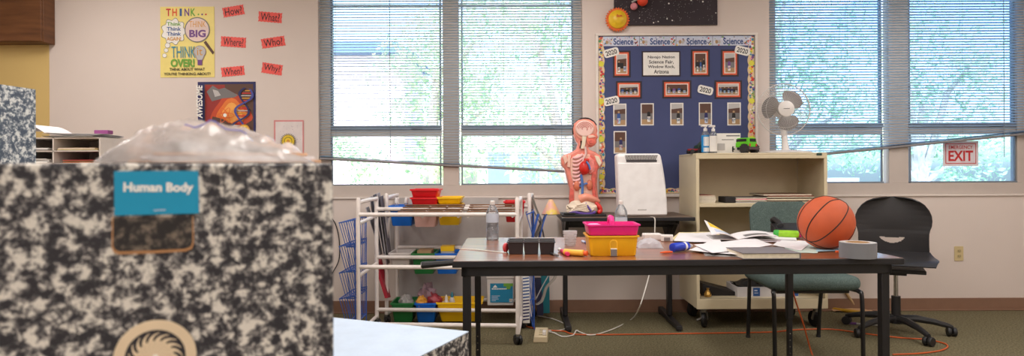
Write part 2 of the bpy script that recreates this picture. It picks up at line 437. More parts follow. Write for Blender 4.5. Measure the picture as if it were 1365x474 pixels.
# ================================================================ OUTSIDE
def leaf_mat(name, c):
    m = M(name, c, .6, var=.1, scale=3); nt = m.node_tree; p = nt.nodes['Principled BSDF']; out = nt.nodes['Material Output']
    tl = nt.nodes.new('ShaderNodeBsdfTranslucent'); tl.inputs['Color'].default_value = srgb(c); mx = nt.nodes.new('ShaderNodeMixShader'); mx.inputs['Fac'].default_value = .5
    nt.links.new(p.outputs[0], mx.inputs[1]); nt.links.new(tl.outputs[0], mx.inputs[2]); nt.links.new(mx.outputs[0], out.inputs['Surface'])
    return m
def outside():
    g = M('outside_ground', (206, 206, 190), .9, scale=2, var=.1)
    struct(B().bx(-40, 40, t + .02, 70, -.45, -.3, g).obj('ground'))
    lav = M('lavender_siding', (224, 208, 222), .8, var=.05); slate = M('blue_roof', (90, 120, 160), .7); brick = M('pink_brick', (210, 160, 160), .8, var=.1)
    gl2 = M('dark_glazing', (120, 140, 165), .2)
    h1 = thing('house', 'lavender walled house with a blue roof outside the left window', 'house', (-3.2, 15, -.3))
    hb = B(); 
    for k in range(22): hb.bx(-3.4, .55, 0 + .01 * (k % 2), 3, k * .19, k * .19 + .19, lav)
    hb.obj('wall', h1)
    B().hexa([(-3.7, -.3, 4.18), (.85, -.3, 4.18), (.85, 3.3, 4.18), (-3.7, 3.3, 4.18)], [(-3.4, 1.2, 4.75), (.1, 1.2, 4.75), (.1, 1.8, 4.75), (-3.4, 1.8, 4.75)], slate).obj('roof', h1)
    h2 = thing('building', 'pale building with tall glazing outside the middle window pane', 'building', (1.0, 16, -.3))
    hb = B(); hb.bx(-2.0, 1.5, 0, 3, 0, 2.6, M('pale_wall', (232, 228, 234), .8)); hb.obj('wall', h2)
    for x in (-1.75, -1.0, -.25, .5): 
        B().bx(x, x + .55, -.03, .02, .6, 1.9, gl2).obj('window', h2)
    B().bx(.62, 1.5, -.3, -.001, 0, 6, brick).obj('chimney', h2)
    h3 = thing('wall_block', 'low lavender garden wall outside the right window', 'garden wall', (4.3, 12.5, -.3))
    hb = B()
    for k in range(7): hb.bx(-.4, 2.4, .01 * (k % 2), .3, k * .18, k * .18 + .18, lav)
    hb.obj('wall_face', h3)
    leafs = [leaf_mat('leaf_%s' % n, c) for n, c in (('pale', (210, 226, 188)), ('mid', (186, 212, 170)), ('deep', (152, 188, 154)))]
    bark = M('bark', (190, 178, 172), .9, var=.2)
    def tree(name, label, cat, x, y, z0, trunk, crown, n, size, group=None, seed=1):
        rr = random.Random(seed)
        o = thing(name, label, cat, (x, y, -.3), 0, group)
        b = B(); 
        if trunk:
            top = crown[0][2]
            b.tube(spline([(0, 0, 0), (.05, 0, top * .3), (-.05, .05, top * .6), (.1, 0, top)], 4), [.16 - .09 * k / 12 for k in range(13)], bark, 8)
            for (cx, cy, cz, r) in crown:
                b.tube([(0, 0, top * .45), (cx * .5, cy * .5, cz * .8 + top * .05), (cx, cy, cz)], [.07, .05, .02], bark, 6)
            b.obj('trunk', o)
        l = B()
        for (cx, cy, cz, r) in crown:
            for k in range(int(n * r * r)):
                d = Vector((rr.gauss(0, 1), rr.gauss(0, 1), rr.gauss(0, 1))).normalized() * r * rr.random() ** .45
                d.z *= .8
                if noise.noise(Vector((cx + d.x, cy + d.y, cz + d.z)) * 1.6) < -.12: continue
                p = Vector((cx, cy, cz)) + d
                u = Vector((rr.gauss(0, 1), rr.gauss(0, 1), rr.gauss(0, 1))).normalized(); w = u.orthogonal().normalized()
                s_ = size * rr.uniform(.6, 1.3)
                l.add([p - u * s_, p + w * s_ * .45, p + u * s_, p - w * s_ * .45], [(0, 1, 2, 3)], leafs[rr.choice((0, 0, 1, 1, 2))])
        l.obj('foliage', o, ang=180)
        return o
    tree('leafy_tree', 'broad pale green tree outside, behind the left half of the left window', 'tree', -1.5, 11.5, 0, True,
         [(0, 0, 3.3, 1.25), (1.0, .2, 2.6, 1.1), (-.4, .4, 2.3, .8), (.9, 0, 4.0, 1.2), (.2, 0, 1.5, .8)], 1500, .06, seed=3)
    tree('leafy_tree', 'spreading tree with dark branches outside, behind the right half of the left window', 'tree', .75, 8.6, 0, True,
         [(-.6, 0, 2.6, .95), (.2, .3, 3.5, 1.2), (-.9, 0, 3.7, 1.0), (-.5, 0, 1.75, .7)], 1300, .055, seed=4)
    tree('leafy_bush', 'round bush outside at the foot of the lavender house', 'bush', -3.2, 11, 0, False, [(0, 0, .6, .7), (.9, .3, .5, .6), (-.5, .1, 1.2, .6), (.5, .2, 1.5, .55), (.1, 0, 1.9, .4)], 1700, .05, seed=5)
    tree('leafy_tree', 'tall dense tree outside, behind the left half of the right window', 'tree', 3.6, 9.2, 0, True,
         [(0, 0, 2.9, 1.2), (-.9, .4, 2.2, .9), (1.0, 0, 2.2, 1.0), (.3, 0, 4.0, 1.3)], 1500, .055, seed=6)
    tree('leafy_tree', 'tree with drooping branches outside, behind the right half of the right window', 'tree', 6.7, 10.6, 0, True,
         [(0, 0, 2.5, 1.1), (-.8, .2, 1.9, .8), (.9, 0, 3.2, 1.2), (-.5, 0, 3.7, .9), (.9, 0, 1.7, .8)], 1500, .055, seed=8)
    tree('leafy_bush', 'wide hedge bush outside, behind the EXIT sign', 'bush', 5.1, 7.9, 0, False, [(0, 0, .55, .8), (1.0, .2, .6, .8), (-.6, .5, .5, .6), (.5, .2, 1.15, .6)], 2300, .04, seed=9)
outside()

# ================================================================ WALL DECOR
# THINK poster
f = flat('think_poster', 214, 9, 286, 103, wy, .003)
pale_y = M('poster_yellow', (238, 218, 128), .55, var=.03)
f.back(pale_y)
for k, (ch, m) in enumerate(zip('THINK', (k_red, k_orange, k_blue, k_purple, k_green))):
    f.word(ch, 225 + k * 8.2, 16.5, 6.4 if ch != 'I' else 3, 10, m, bold=.03)
for k, m in enumerate((k_green, k_purple, k_red)): f.put([(265 + 5 * k + a, 19.5 + c) for a, c in disc(0, 0, 1.2, 8)], m)
outl = lambda pts, m, mo, g=1.06: (f.put([(sum(p[0] for p in pts) / len(pts) + (p[0] - sum(q_[0] for q_ in pts) / len(pts)) * g, sum(p[1] for p in pts) / len(pts) + (p[1] - sum(q_[1] for q_ in pts) / len(pts)) * g) for p in pts], mo), f.put(pts, m))
cl = [(232 + (15 + 1.6 * math.cos(9 * a)) * math.cos(a), 42 + (16 + 1.6 * math.cos(9 * a)) * math.sin(a)) for a in [2 * math.pi * k / 60 for k in range(60)]]
outl(cl, k_white, k_grey, 1.05)
for yy, w in ((60.5, 3.2), (67, 2.6), (74, 2.6)): outl([(224 - (yy - 60) * .3 + a, yy + c) for a, c in disc(0, 0, w, 12)], k_white, k_grey, 1.15)
for k, (tx, m) in enumerate((('Think', k_green), ('Think', k_blue), ('Think', k_blue), ('AGAIN!', k_gold))): f.word(tx, 232.5, 32 + 6.6 * k, 19, 5, m, bold=.02)
f.put([(272, 57), (275, 54.5), (286, 70), (284, 73)], k_brown)
outl(disc(263.5, 40, 15.5, 28), M('lens_lilac', (226, 200, 190), .5), k_grey, 1.09)
f.word('THINK', 264, 32.5, 22, 8, k_gold).word('BIG', 264, 45, 22, 10, k_purple, bold=.04)
f.word('THINK', 245, 69.5, 32, 15, k_teal, bold=.0).word('OVER!', 244, 84, 32, 11, k_green, bold=.04)
outl(arc(267, 69, 7.5, 140, 400, 20) + [(270, 80), (264, 80)], k_lightgrey, k_purple, 1.07)
f.put(rect(264, 80, 270, 87), k_purple); f.word('it', 267, 69, 7, 10, k_gold)
f.word('THINK ABOUT WHAT', 250, 92.5, 47, 3.8, k_black, bold=.015).word("YOU'RE THINKING ABOUT!", 250, 98.5, 62, 3.8, k_black, bold=.015)
f.done('pale yellow THINK poster with speech bubble, magnifier and light bulb', 'poster')

coral = M('coral_card', (238, 92, 84), .6, var=.05)
def word_card(txt, x0, y0, x1, y1, rot):
    cx, cy = (x0 + x1) / 2, (y0 + y1) / 2
    w, h = x1 - x0, y1 - y0
    f = flat('word_card', x0, y0, x1, y1, wy, .002, rot)
    n = 14; pts = []
    for k in range(n): pts.append((x0 + w * k / n, y0 + (.7 if k % 2 else 0)))
    for k in range(5): pts.append((x1 - (.7 if k % 2 else 0), y0 + h * k / 5))
    for k in range(n): pts.append((x1 - w * k / n, y1 - (.7 if k % 2 else 0)))
    for k in range(5): pts.append((x0 + (.7 if k % 2 else 0), y1 - h * k / 5))
    f.prism(f.p(pts)[::-1], -.002, 0, coral)
    f.word(txt, cx, cy, w * .8, h * .72, k_black, bold=.006)
    f.done('coral red word card reading %s on the wall' % txt, 'card', 'question word cards')
word_card('How?', 297, 8, 325.5, 21.5, 9); word_card('What?', 344.5, 16, 376, 30, -5); word_card('Where?', 294.5, 49, 328, 63, -4)
word_card('Who?', 348.5, 49.5, 380, 63, 8); word_card('When?', 295, 88.5, 326, 101.5, 5); word_card('Why?', 349, 84.5, 376.5, 99, -9)

f = flat('awesome_poster', 264, 109, 341, 206, wy, .003)
f.back(k_navy)
f.put([(273, 112), (338, 112), (338, 203), (273, 203)], k_brown)
glow = [M('glow_%d' % k, c, .5) for k, c in enumerate(((150, 40, 34), (196, 70, 34), (228, 120, 44), (244, 170, 80)))]
f.put([(274, 113), (300, 113), (304, 150), (290, 170), (274, 172)], glow[0])
for k, r in enumerate((26, 19, 13)):
    f.put([(309 + r * math.cos(a) * (1 + .18 * math.sin(3 * a)), 150 + r * .9 * math.sin(a) * (1 + .15 * math.cos(4 * a))) for a in [2 * math.pi * i / 24 for i in range(24)]], glow[k + 1])
f.put([(276, 122), (284, 114), (292, 119), (300, 117), (318, 127), (312, 130), (297, 131), (283, 135)], k_grey)
f.put([(284, 119), (291, 121), (295, 127), (287, 129)], k_lightgrey)
f.put([(284, 155), (296, 158), (312, 166), (322, 176), (318, 200), (284, 200), (279, 170)], k_brown)
for k in range(5): f.put([(282 + 6 * k, 165 + 4 * k), (288 + 6 * k, 160 + 4 * k), (290 + 6 * k, 170 + 3 * k), (284 + 6 * k, 172 + 3 * k)], k_tan if k % 2 else k_black)
def strand(x0, y0, x1, y1, amp, ph, m, w=1.6, n=24):
    top = []; bot = []
    L = math.hypot(x1 - x0, y1 - y0); nx, ny = -(y1 - y0) / L, (x1 - x0) / L
    for i in range(n + 1):
        u = i / n; a = amp * math.sin(ph + u * 2 * math.pi * 1.25)
        x, y = x0 + (x1 - x0) * u + nx * a, y0 + (y1 - y0) * u + ny * a
        top.append((x + nx * w, y + ny * w)); bot.append((x - nx * w, y - ny * w))
    for i in range(n): f.put([top[i], top[i + 1], bot[i + 1], bot[i]], m)
for k in range(16): 
    u = k / 15; a = 9 * math.sin(.4 + u * 2 * math.pi * 1.25); x, y = 331 - 12 * u, 121 + 50 * u
    f.put([(x - a, y - .7), (x + a, y - .7), (x + a, y + .7), (x - a, y + .7)], (k_gold, k_red, k_lightgrey)[k % 3])
strand(331, 118, 318, 174, 9, .4, k_navy); strand(331, 118, 318, 174, -9, .4, M('print_violet', (66, 72, 150)))
for a0 in (0, 60, 120):
    pts = []
    for i in range(24):
        a = 2 * math.pi * i / 24; x, y = 11 * math.cos(a), 3.4 * math.sin(a); c_, s_ = math.cos(R(a0)), math.sin(R(a0))
        pts.append((303 + x * c_ - y * s_, 154 + x * s_ + y * c_))
    for i in range(24):
        x, y = pts[i]; x2, y2 = pts[(i + 1) % 24]; L = math.hypot(x2 - x, y2 - y) or 1; nx, ny = -(y2 - y) / L * .4, (x2 - x) / L * .4
        f.put([(x + nx, y + ny), (x2 + nx, y2 + ny), (x2 - nx, y2 - ny), (x - nx, y - ny)], k_orange)
f.put(disc(303, 154, 2.4, 12), k_white)
f.put(disc(328, 174, 8, 20), k_gold); f.put(disc(328, 174, 6.3, 20), k_yellow)
for k in range(6): f.put([(328, 174), (328 + 5.6 * math.cos(k * 1.05), 174 + 5.6 * math.sin(k * 1.05)), (328 + 5.6 * math.cos(k * 1.05 + .5), 174 + 5.6 * math.sin(k * 1.05 + .5))], k_gold)
f.word('AWESOME', 269.5, 136, 44, 8.5, k_white, 90, bold=.03, shear=.15)
f.done('dark blue AWESOME science poster with orange glow and helix', 'poster')

f = flat('flower_picture', 365.5, 160, 405, 214, wy, .004)
f.back(M('art_pink', (216, 140, 140), .6)); f.put(rect(367.5, 162, 403.5, 212), M('art_white', (226, 214, 212), .6))
rr = random.Random(3)
for k in range(40): 
    x, y = rr.uniform(370, 401), rr.uniform(166, 207); f.put([(x, y), (x + .6, y), (x + .3, y + .6)], k_purple)
f.word('flowers', 385, 163.5, 12, 1.8, k_grey) if False else None
for rad, m in ((11, k_black), (9.6, k_yellow), (6.5, k_black), (5.5, k_yellow)):
    pts = []
    for i in range(52):
        a = 2 * math.pi * i / 52; pts.append((385 + rad * (1.0 if i % 2 else .72) * math.cos(a), 188 + rad * (1.0 if i % 2 else .72) * math.sin(a)))
    f.put(pts, m)
f.put(disc(385, 188, 2.2, 12), k_gold)
f.done('small flower picture with thin pink border beside the left window', 'picture')

# ---------------------------------------------------------------- bulletin board
BY = WY - .001
board_blue = M('board_paper', (68, 76, 118), .8, var=.05, scale=5, bump=.15, bscale=9)
fr_w = M('board_frame', (228, 218, 210), .5)
c0 = P(901.5, 153, BY)
bd = thing('bulletin_board', 'white framed blue paper science bulletin board between the two windows', 'bulletin board', c0)
s = FOC / BY
lx = lambda x: (x - 901.5) / s
lz = lambda y: -(y - 153) / s
B().bx(lx(796), lx(1007), -.012, 0, lz(260), lz(47), board_blue).obj('paper_panel', bd)
fb = B()
for (xa, ya, xb, yb) in ((794, 45, 1009, 48), (794, 258, 1009, 262), (794, 48, 797.5, 258), (1005.5, 48, 1009, 258)):
    fb.bx(lx(xa), lx(xb), -.028, 0, lz(yb), lz(ya), fr_w)
fb.obj('frame', bd, bev=.003)
doodle = [k_red, k_yellow, k_teal, k_blue, k_pink, k_purple, k_green, k_white, k_orange]
def scallop(x0, y0, x1, y1, vertical, inner, seed):
    """patterned border strip with a wavy inner edge"""
    rr = random.Random(seed); bb = B(); n = 40
    L = (y1 - y0) if vertical else (x1 - x0); pts = []
    waves = L / 12.5
    for i in range(n * 4 + 1):
        u = i / (n * 4); w = 1.5 * abs(math.sin(math.pi * waves * u))
        if vertical: pts.append(((x1 + w) if inner > 0 else (x0 - w), y0 + L * u))
        else: pts.append((x0 + L * u, y0 - w))
    pts = pts + ([(x0, y1), (x0, y0)] if vertical and inner > 0 else [(x1, y1), (x1, y0)] if vertical else [(x1, y1), (x0, y1)])
    poly = [(lx(x), lz(y)) for x, y in pts]
    if vertical and inner > 0: poly = poly[::-1]
    bb.prism(poly, -.0145, -.0125, M('border_cream', (226, 200, 160), .6))
    z = -.0146
    k = int(L / 4.2)
    for i in range(k * 3):
        u = (i + .5) / (k * 3); z -= .00002
        x = rr.uniform(x0 + 1.5, x1 - .5) if vertical else x0 + L * u; y = y0 + L * u if vertical else rr.uniform(y0 + 1, y1 - 2)
        m = rr.choice(doodle); r = rr.uniform(1.2, 2.6); a = rr.random() * 3
        ty = rr.random()
        if ty < .4: pl = [(x + r * .9 * math.cos(a + q_), y + r * .9 * math.sin(a + q_)) for q_ in (0, 1.57, 3.14, 4.71)]
        elif ty < .8: pl = disc(x, y, r * .75, 9)
        else: pl = [(x + r * math.cos(a + q_), y + r * math.sin(a + q_)) for q_ in (0, 2.1, 4.2)]
        bb.face([(lx(p), lz(q_)) for p, q_ in pl], z, m)
        if i % 3 == 0:
            bb.face([(lx(p), lz(q_)) for p, q_ in disc(x, y, r * .35, 7)], z - .00001, rr.choice(doodle))
    for i in range(int(L / 50)):
        u = (i + .7) / (L / 50); x = (x0 + x1) / 2 if vertical else x0 + L * u; y = y0 + L * u if vertical else (y0 + y1) / 2
        st = [(x + (4.6 if j % 2 else 3.2) * math.cos(j * math.pi / 7), y + (4.6 if j % 2 else 3.2) * math.sin(j * math.pi / 7)) for j in range(14)]
        bb.face([(lx(p), lz(q_)) for p, q_ in st], z - .0003, M('star_yellow', (222, 214, 70), .6))
    bb.obj('border_strip', bd)
scallop(798, 50, 804.5, 257, True, 1, 11); scallop(997.5, 50, 1005, 257, True, -1, 12); scallop(799, 251.5, 1004, 257.5, False, 1, 13)
for i in range(4):
    x0 = 804 + 48.6 * i; x1 = x0 + 48 if i < 3 else 1001
    bb = B(); bb.bx(lx(x0), lx(x1), -.0175, -.0152, lz(61.5), lz(49), M('strip_blue', (206, 210, 226), .6))
    bb.face([(lx(p), lz(q_)) for p, q_ in rect(x0 + .5, 51, x1 - .5, 49.4)], -.0176, k_paleblue)
    bb.text('Science', lx(x0 + 27), lz(55.6), 26.5 / s, 8.6 / s, -.0182, M('science_blue', (32, 66, 128), .6), bold=.025)
    rr = random.Random(20 + i)
    for j in range(30):
        x = rr.choice((rr.uniform(x0 + 1, x0 + 12), rr.uniform(x0 + 41, x1 - 1), rr.uniform(x0 + 2, x1 - 2))); y = rr.uniform(50, 61) if x < x0 + 12 or x > x0 + 41 else rr.choice((50.2, 51, 60.6)); r = rr.uniform(.5, 1.3)
        bb.face([(lx(p), lz(q_)) for p, q_ in disc(x, y, r, 6, r * rr.uniform(.5, 1.2))], -.0177 - j * .00001, rr.choice(doodle + [k_tan, k_brown]))
    bb.put = None
    for (dx, m) in ((5, k_tan), (8.5, k_lightgrey)): bb.face([(lx(p), lz(q_)) for p, q_ in disc(x0 + dx, 56.5, 1.9, 10, 2.6)], -.0181, m)
    bb.face([(lx(x0 + 42), lz(59)), (lx(x0 + 45.5), lz(54.5)), (lx(x0 + 46.3), lz(55.3)), (lx(x0 + 43), lz(59.6))], -.0181, k_brown)
    bb.obj('science_strip', bd)
PY = BY - .0128
def scene_print(f, x0, y0, x1, y1, seed, people):
    """a small snapshot: hall wall, floor, display boards and people"""
    rr = random.Random(seed); w, h = x1 - x0, y1 - y0
    f.put(rect(x0, y0, x1, y1), k_tan)
    f.put(rect(x0, y0, x1, y0 + h * .26), k_lightgrey if seed % 2 else k_brown)
    f.put([(x0, y0 + h * .26), (x1, y0 + h * .2), (x1, y0 + h * .45), (x0, y0 + h * .45)], k_brown)
    f.put(rect(x0, y0 + h * .45, x1, y0 + h * .75), k_black if people > 1 else k_grey)
    for k in range(people):
        x = x0 + w * (k + .5 + rr.uniform(-.15, .15)) / people; bw = min(w * .34, w / people * .62); y = y0 + h * rr.uniform(.26, .36)
        m = rr.choice((k_black, k_navy, k_purple, k_grey, k_brown, k_blue))
        f.put([(x - bw * .5, y + h * .5), (x - bw * .42, y + h * .13), (x, y + h * .08), (x + bw * .42, y + h * .13), (x + bw * .5, y + h * .5)], m)
        f.put(disc(x, y + h * .04, min(bw * .3, h * .07), 8), k_tan if rr.random() < .6 else k_brown)
        f.put(rect(x - bw * .4, y + h * .34, x + bw * .4, y + h * .6), rr.choice((k_paleblue, k_white, k_lightgrey)))
        for q_ in range(3):
            a = x - bw * .34 + q_ * bw * .25
            f.put(rect(a, y + h * .38, a + bw * .16, y + h * rr.uniform(.45, .56)), rr.choice((k_blue, k_black, k_grey, k_red, k_teal)))
mat_orange = M('orange_mat', (222, 92, 52), .6); mat_black = M('black_mat', (48, 34, 44), .6)
def framed(x0, y0, x1, y1, seed, people, label):
    f = flat('mounted_photo', x0, y0, x1, y1, PY, .002); f.back(mat_black)
    a = 2.3; f.put(rect(x0 + a, y0 + a, x1 - a, y1 - a), mat_orange); a = 4.2; f.put(rect(x0 + a, y0 + a, x1 - a, y1 - a), M('photo_edge', (234, 206, 196), .6))
    a = 5.6; scene_print(f, x0 + a, y0 + a, x1 - a, y1 - a, seed, people)
    f.done(label, 'photo', 'orange and black mounted photos')
framed(817, 67.5, 840.5, 103, 1, 2, 'upright photo on orange and black mat, left of the Navajo Nation title card')
framed(921, 66, 946, 102, 2, 3, 'upright photo on orange and black mat, next to the title card on its right')
framed(961, 66, 984.5, 102, 3, 1, 'upright photo on orange and black mat, under the upper right 2020 tag')
framed(821, 108, 855.5, 131.5, 5, 4, 'wide photo on orange and black mat above the lower left 2020 tag')
framed(883, 107, 921.5, 131, 4, 4, 'wide photo on orange and black mat under the title card, group of people')
framed(952.5, 107, 989, 131.5, 7, 5, 'wide photo on orange and black mat, right of the middle 2020 tag')
f = flat('title_card', 855.5, 68, 907, 102, PY, .002); f.back(mat_black); f.put(rect(857.3, 69.8, 905.2, 100.2), k_white)
for k, (tx, w) in enumerate((('Navajo Nation', 36), ('Science Fair,', 33), ('Window Rock,', 36), ('Arizona', 20))):
    f.word(tx, 881.5, 76.5 + 6.3 * k, w, 4.6 if k % 2 == 0 else 5.2, k_black, bold=.02)
f.done('white title card reading Navajo Nation Science Fair, Window Rock, Arizona', 'card')
def year(x0, y0, x1, y1, rot, label):
    f = flat('year_tag', x0, y0, x1, y1, PY - .003, .002, rot)
    f.prism(f.p(rrect(x0, y0, x1, y1, 3.5))[::-1], -.002, 0, k_white); f.word('2020', (x0 + x1) / 2, (y0 + y1) / 2, (x1 - x0) * .74, (y1 - y0) * .6, k_black, bold=.02)
    f.done(label, 'tag', 'year tags on the board')
year(804.5, 64.5, 825, 75.5, 15, 'white 2020 tag in the upper left corner of the bulletin board')
year(979.5, 62, 999.5, 73, -14, 'white 2020 tag in the upper right corner of the bulletin board')
year(930, 114.5, 950.5, 125.5, -14, 'white 2020 tag between two wide photos in the middle of the board')
year(804.5, 129, 825.5, 140, 12, 'white 2020 tag low on the left border, under a wide photo')
def snap(x0, y0, x1, y1, seed, label):
    f = flat('photo_print', x0, y0, x1, y1, PY, .001); f.back(k_white); a = 1.4
    scene_print(f, x0 + a, y0 + a, x1 - a, y1 - a, seed, 1); f.done(label, 'photo', 'white edged photos of students with displays')
snap(817.5, 138, 835, 168, 21, 'white edged portrait photo straight under the lower left 2020 tag')
snap(854, 137.5, 871.5, 167, 22, 'second white edged portrait photo in the lower row from the left border')
snap(893.5, 137, 911, 167, 23, 'white edged portrait photo in the middle of its row of five')
snap(931.5, 136.5, 949, 167, 24, 'white edged portrait photo just above the sanitizer bottles')
snap(969.5, 136.5, 987.5, 167, 25, 'white edged portrait photo above the green toy truck')
snap(818, 174.5, 835, 204.5, 26, 'lowest white edged photo, alone in its row beside the torso model')

# ---------------------------------------------------------------- star field poster with planets
space = M('space_black', (44, 32, 40), .6, var=.15, scale=6)
f = flat('space_poster', 818, -120, 955, 34, wy, .02)
f.back(space)
rr = random.Random(5)
for k in range(420):
    x, y = rr.uniform(820, 953), rr.uniform(-60, 32); r = .3 if rr.random() < .93 else rr.uniform(.7, 1.2)
    f.face(f.p(disc(x, y, r, 6)), -.0203 - k * 1e-6, k_white if r > .35 else k_lightgrey)
f.done('black star field poster above the bulletin board', 'poster')
c = P(823, 26, WY - .03)
sun = thing('sun_model', 'yellow paper sun with orange frilled rim on the corner of the star poster', 'model', c)
b = B(); n = 56; s2 = FOC / WY
rim = [((16.5 if i % 2 else 14) * math.cos(2 * math.pi * i / n) / s2, (16.5 if i % 2 else 14) * math.sin(2 * math.pi * i / n) / s2) for i in range(n)]
b.prism(rim, -.004, .006, M('sun_orange', (232, 110, 50), .7, var=.15, scale=60)); b.obj('frilled_rim', sun)
b = B(); b.lathe([(12.2 / s2, 0), (12 / s2, .012), (10 / s2, .022), (9 / s2, .024), (7.4 / s2, .034), (5 / s2, .042), (0.001, .045)], (0, -.004, 0), M('sun_yellow', (240, 196, 44), .35, var=.08, scale=30), 32, (0, -1, 0))
b.text('Sun', 1 / s2, 3 / s2, 7 / s2, 3.4 / s2, -.052, k_red, .06, .03); b.obj('dome', sun)
for nm, lab, x, y, r, m in (('planet_ball', 'red planet ball mounted on the star poster', 856.5, 1, 7, M('planet_red', (226, 70, 40), .6)), ('planet_ball', 'small pink planet ball mounted on the star poster', 845, 8.5, 4.8, M('planet_pink', (216, 140, 150), .6))):
    b = B(); b.ball((0, 0, 0), r / s2, m, n=24)
    o = b.obj(nm); o.location = P(x, y, WY - .022 - r / s2); tag(o, lab, 'model')
o = B().tube([(0, 0, 0), (.05, -.005, .022)], .007, k_lightgrey, 8).obj('planet_rod'); o.location = P(842, 3, WY - .03); tag(o, 'small grey rod between the planet balls on the star poster', 'rod')

# ---------------------------------------------------------------- outlet
c = P(1277.7, 337.5, WY)
ol = thing('wall_outlet', 'beige double wall outlet under the right window', 'outlet', c)
bei = M('outlet_beige', (206, 186, 140), .4)
B().prism(rrect(-.035, -.057, .035, .057, .006), -.006, -.0005, bei).obj('cover_plate', ol, bev=.0015)
for dz in (-.02, .02):
    b = B(); b.prism(rrect(-.016, dz - .013, .016, dz + .013, .008), -.0085, -.0061, M('outlet_face', (188, 168, 124), .4))
    b.bx(-.008, -.005, -.0088, -.0084, dz - .004, dz + .006, k_black); b.bx(.005, .008, -.0088, -.0084, dz - .004, dz + .006, k_black); b.bx(-.002, .002, -.0088, -.0084, dz - .009, dz - .005, k_black)
    b.obj('socket', ol)

# ---------------------------------------------------------------- upper wall cabinet, far left
wood = ramp_mat('cabinet_wood', [(.3, (88, 52, 28)), (.7, (122, 78, 44))], 3, .5, 4, stretch=(1, 1, 8))
cz = P(74, 60, WY).z; cxr = P(74, 60, WY).x
CD = .14
cab = thing('wall_cabinet', 'dark brown wooden wall cabinet at the top left corner', 'cabinet', (cxr - .9, WY - .005, cz))
B().bx(-.9, .9, -CD + .02, 0, 0, CEIL - cz - .01, wood).obj('cabinet_body', cab, bev=.003)
for x in (-.895, .0025):
    d = B().bx(x, x + .8925, -CD, -CD + .019, .003, CEIL - cz - .02, wood).obj('door', cab, bev=.003)
    B().tube([(x + (.84 if x < 0 else .05), -CD - .001, .36), (x + (.84 if x < 0 else .05), -CD - .025, .37), (x + (.84 if x < 0 else .05), -CD - .025, .45), (x + (.84 if x < 0 else .05), -CD - .001, .46)], .004, chrome, 6).obj('handle', d)
# ================================================================ DESK
DT = .74
dl, dr = PZ(602.7, 348, DT), PZ(1206, 343.7, DT)
drz = math.atan2(dr.y - dl.y, dr.x - dl.x)
DW, DD = (dr - dl).length, .92
desk_wood = ramp_mat('desk_laminate', [(.3, (112, 66, 40)), (.55, (156, 90, 50)), (.75, (178, 108, 64))], 5, .33, 5, stretch=(1, 9, 1), distort=.4, spec=1.0, coat=1.0)
edge_blk = M('black_edge_band', (30, 29, 33), .45)
desk = thing('work_table', 'long wood grain topped work table with black edge and black legs', 'table', (dl.x, dl.y, 0), drz)
b = B(); b.bx(0, DW, 0, DD, DT - .026, DT - .0008, edge_blk); b.obj('table_edge', desk, bev=.003)
B().bx(.004, DW - .004, .004, DD - .004, DT - .0012, DT, desk_wood).obj('table_top', desk)
b = B(); z0, z1 = DT - .064, DT - .0262
b.bx(.035, DW - .04, .02, .045, z0, z1, black_steel); b.bx(.035, DW - .04, DD - .045, DD - .02, z0, z1, black_steel)
b.bx(.035, .06, .02, DD - .02, z0, z1, black_steel); b.bx(DW - .065, DW - .04, .02, DD - .02, z0, z1, black_steel)
b.obj('apron', desk, bev=.002)
for x, y in ((.0555, .042), (DW - .062, .042), (.062, DD - .06), (DW - .085, DD - .06)):
    b = B(); w = .0165; b.bx(x - w, x + w, y - w, y + w, .3, z0 + .002, black_steel); w = .0125
    b.bx(x - w, x + w, y - w, y + w, .012, .3, black_steel)
    lg = b.obj('leg', desk, bev=.003)
    B().lathe([(.016, 0), (.018, .006), (.012, .012)], (x, y, 0), black_plastic, 12).obj('foot_glide', lg)
    b = B()
    for k in range(4): b.cyl((x - .002, y - .0125, .12 + .035 * k), (x - .002, y - .0137, .12 + .035 * k), .003, chrome, n=8)
    b.obj('adjustment_screws', lg)
b = B(); b.tube([(-.16, .3, DT - .057), (-.02, .3, DT - .047), (.05, .3, DT - .042)], [.016, .013, .013], black_plastic, 10); b.cyl((-.164, .3, DT - .0573), (-.16, .3, DT - .057), .012, chrome, n=10)
b.obj('pull_bar', desk)

def D(x, y, dz=0.0): return PZ(x, y, DT + dz)

# ---- seedling tray
c = D(708, 339)
sy = thing('seedling_tray', 'black six cell seedling tray on the left end of the work table', 'tray', c, R(-2))
tray_m = M('tray_black', (36, 27, 30), .45)
sc = c.y / FOC; cw = 20.5 * sc
b = B(); b2 = B()
for i in range(3):
    for j in range(2):
        x0 = (-31 + 21 * i) * sc; y0 = j * (cw + .002) ; x1 = x0 + cw; y1 = y0 + cw * .98; h = .052; tp = .005
        def ring(z, ins): return [(x0 + ins, y0 + ins, z), (x1 - ins, y0 + ins, z), (x1 - ins, y1 - ins, z), (x0 + ins, y1 - ins, z)]
        o_t, o_b, i_t, i_b = ring(h, 0), ring(.0005, tp), ring(h, .002), ring(.004, tp + .002)
        fs = [(3, 2, 1, 0)]; vs = o_b + o_t + i_t + i_b
        for k in range(4):
            n_ = (k + 1) % 4
            fs += [(k, n_, 4 + n_, 4 + k), (4 + k, 4 + n_, 8 + n_, 8 + k), (8 + k, 8 + n_, 12 + n_, 12 + k)]
        fs.append((12, 13, 14, 15)); b.add(vs, fs, tray_m)
b.obj('cells', sy, bev=.002)
x0, x1, y1 = -32 * sc, 32 * sc, 2 * cw + .006
b = B(); r = .003
b.tube([(x0, -.003, .053), (x1, -.003, .053), (x1, y1, .053), (x0, y1, .053)], .0028, tray_m, 6, True); b.tube([(x0, y1 / 2 - .001, .053), (x1, y1 / 2 - .001, .053)], .003, tray_m, 6)
b.obj('rim', sy)
c = D(677.5, 336, .0)
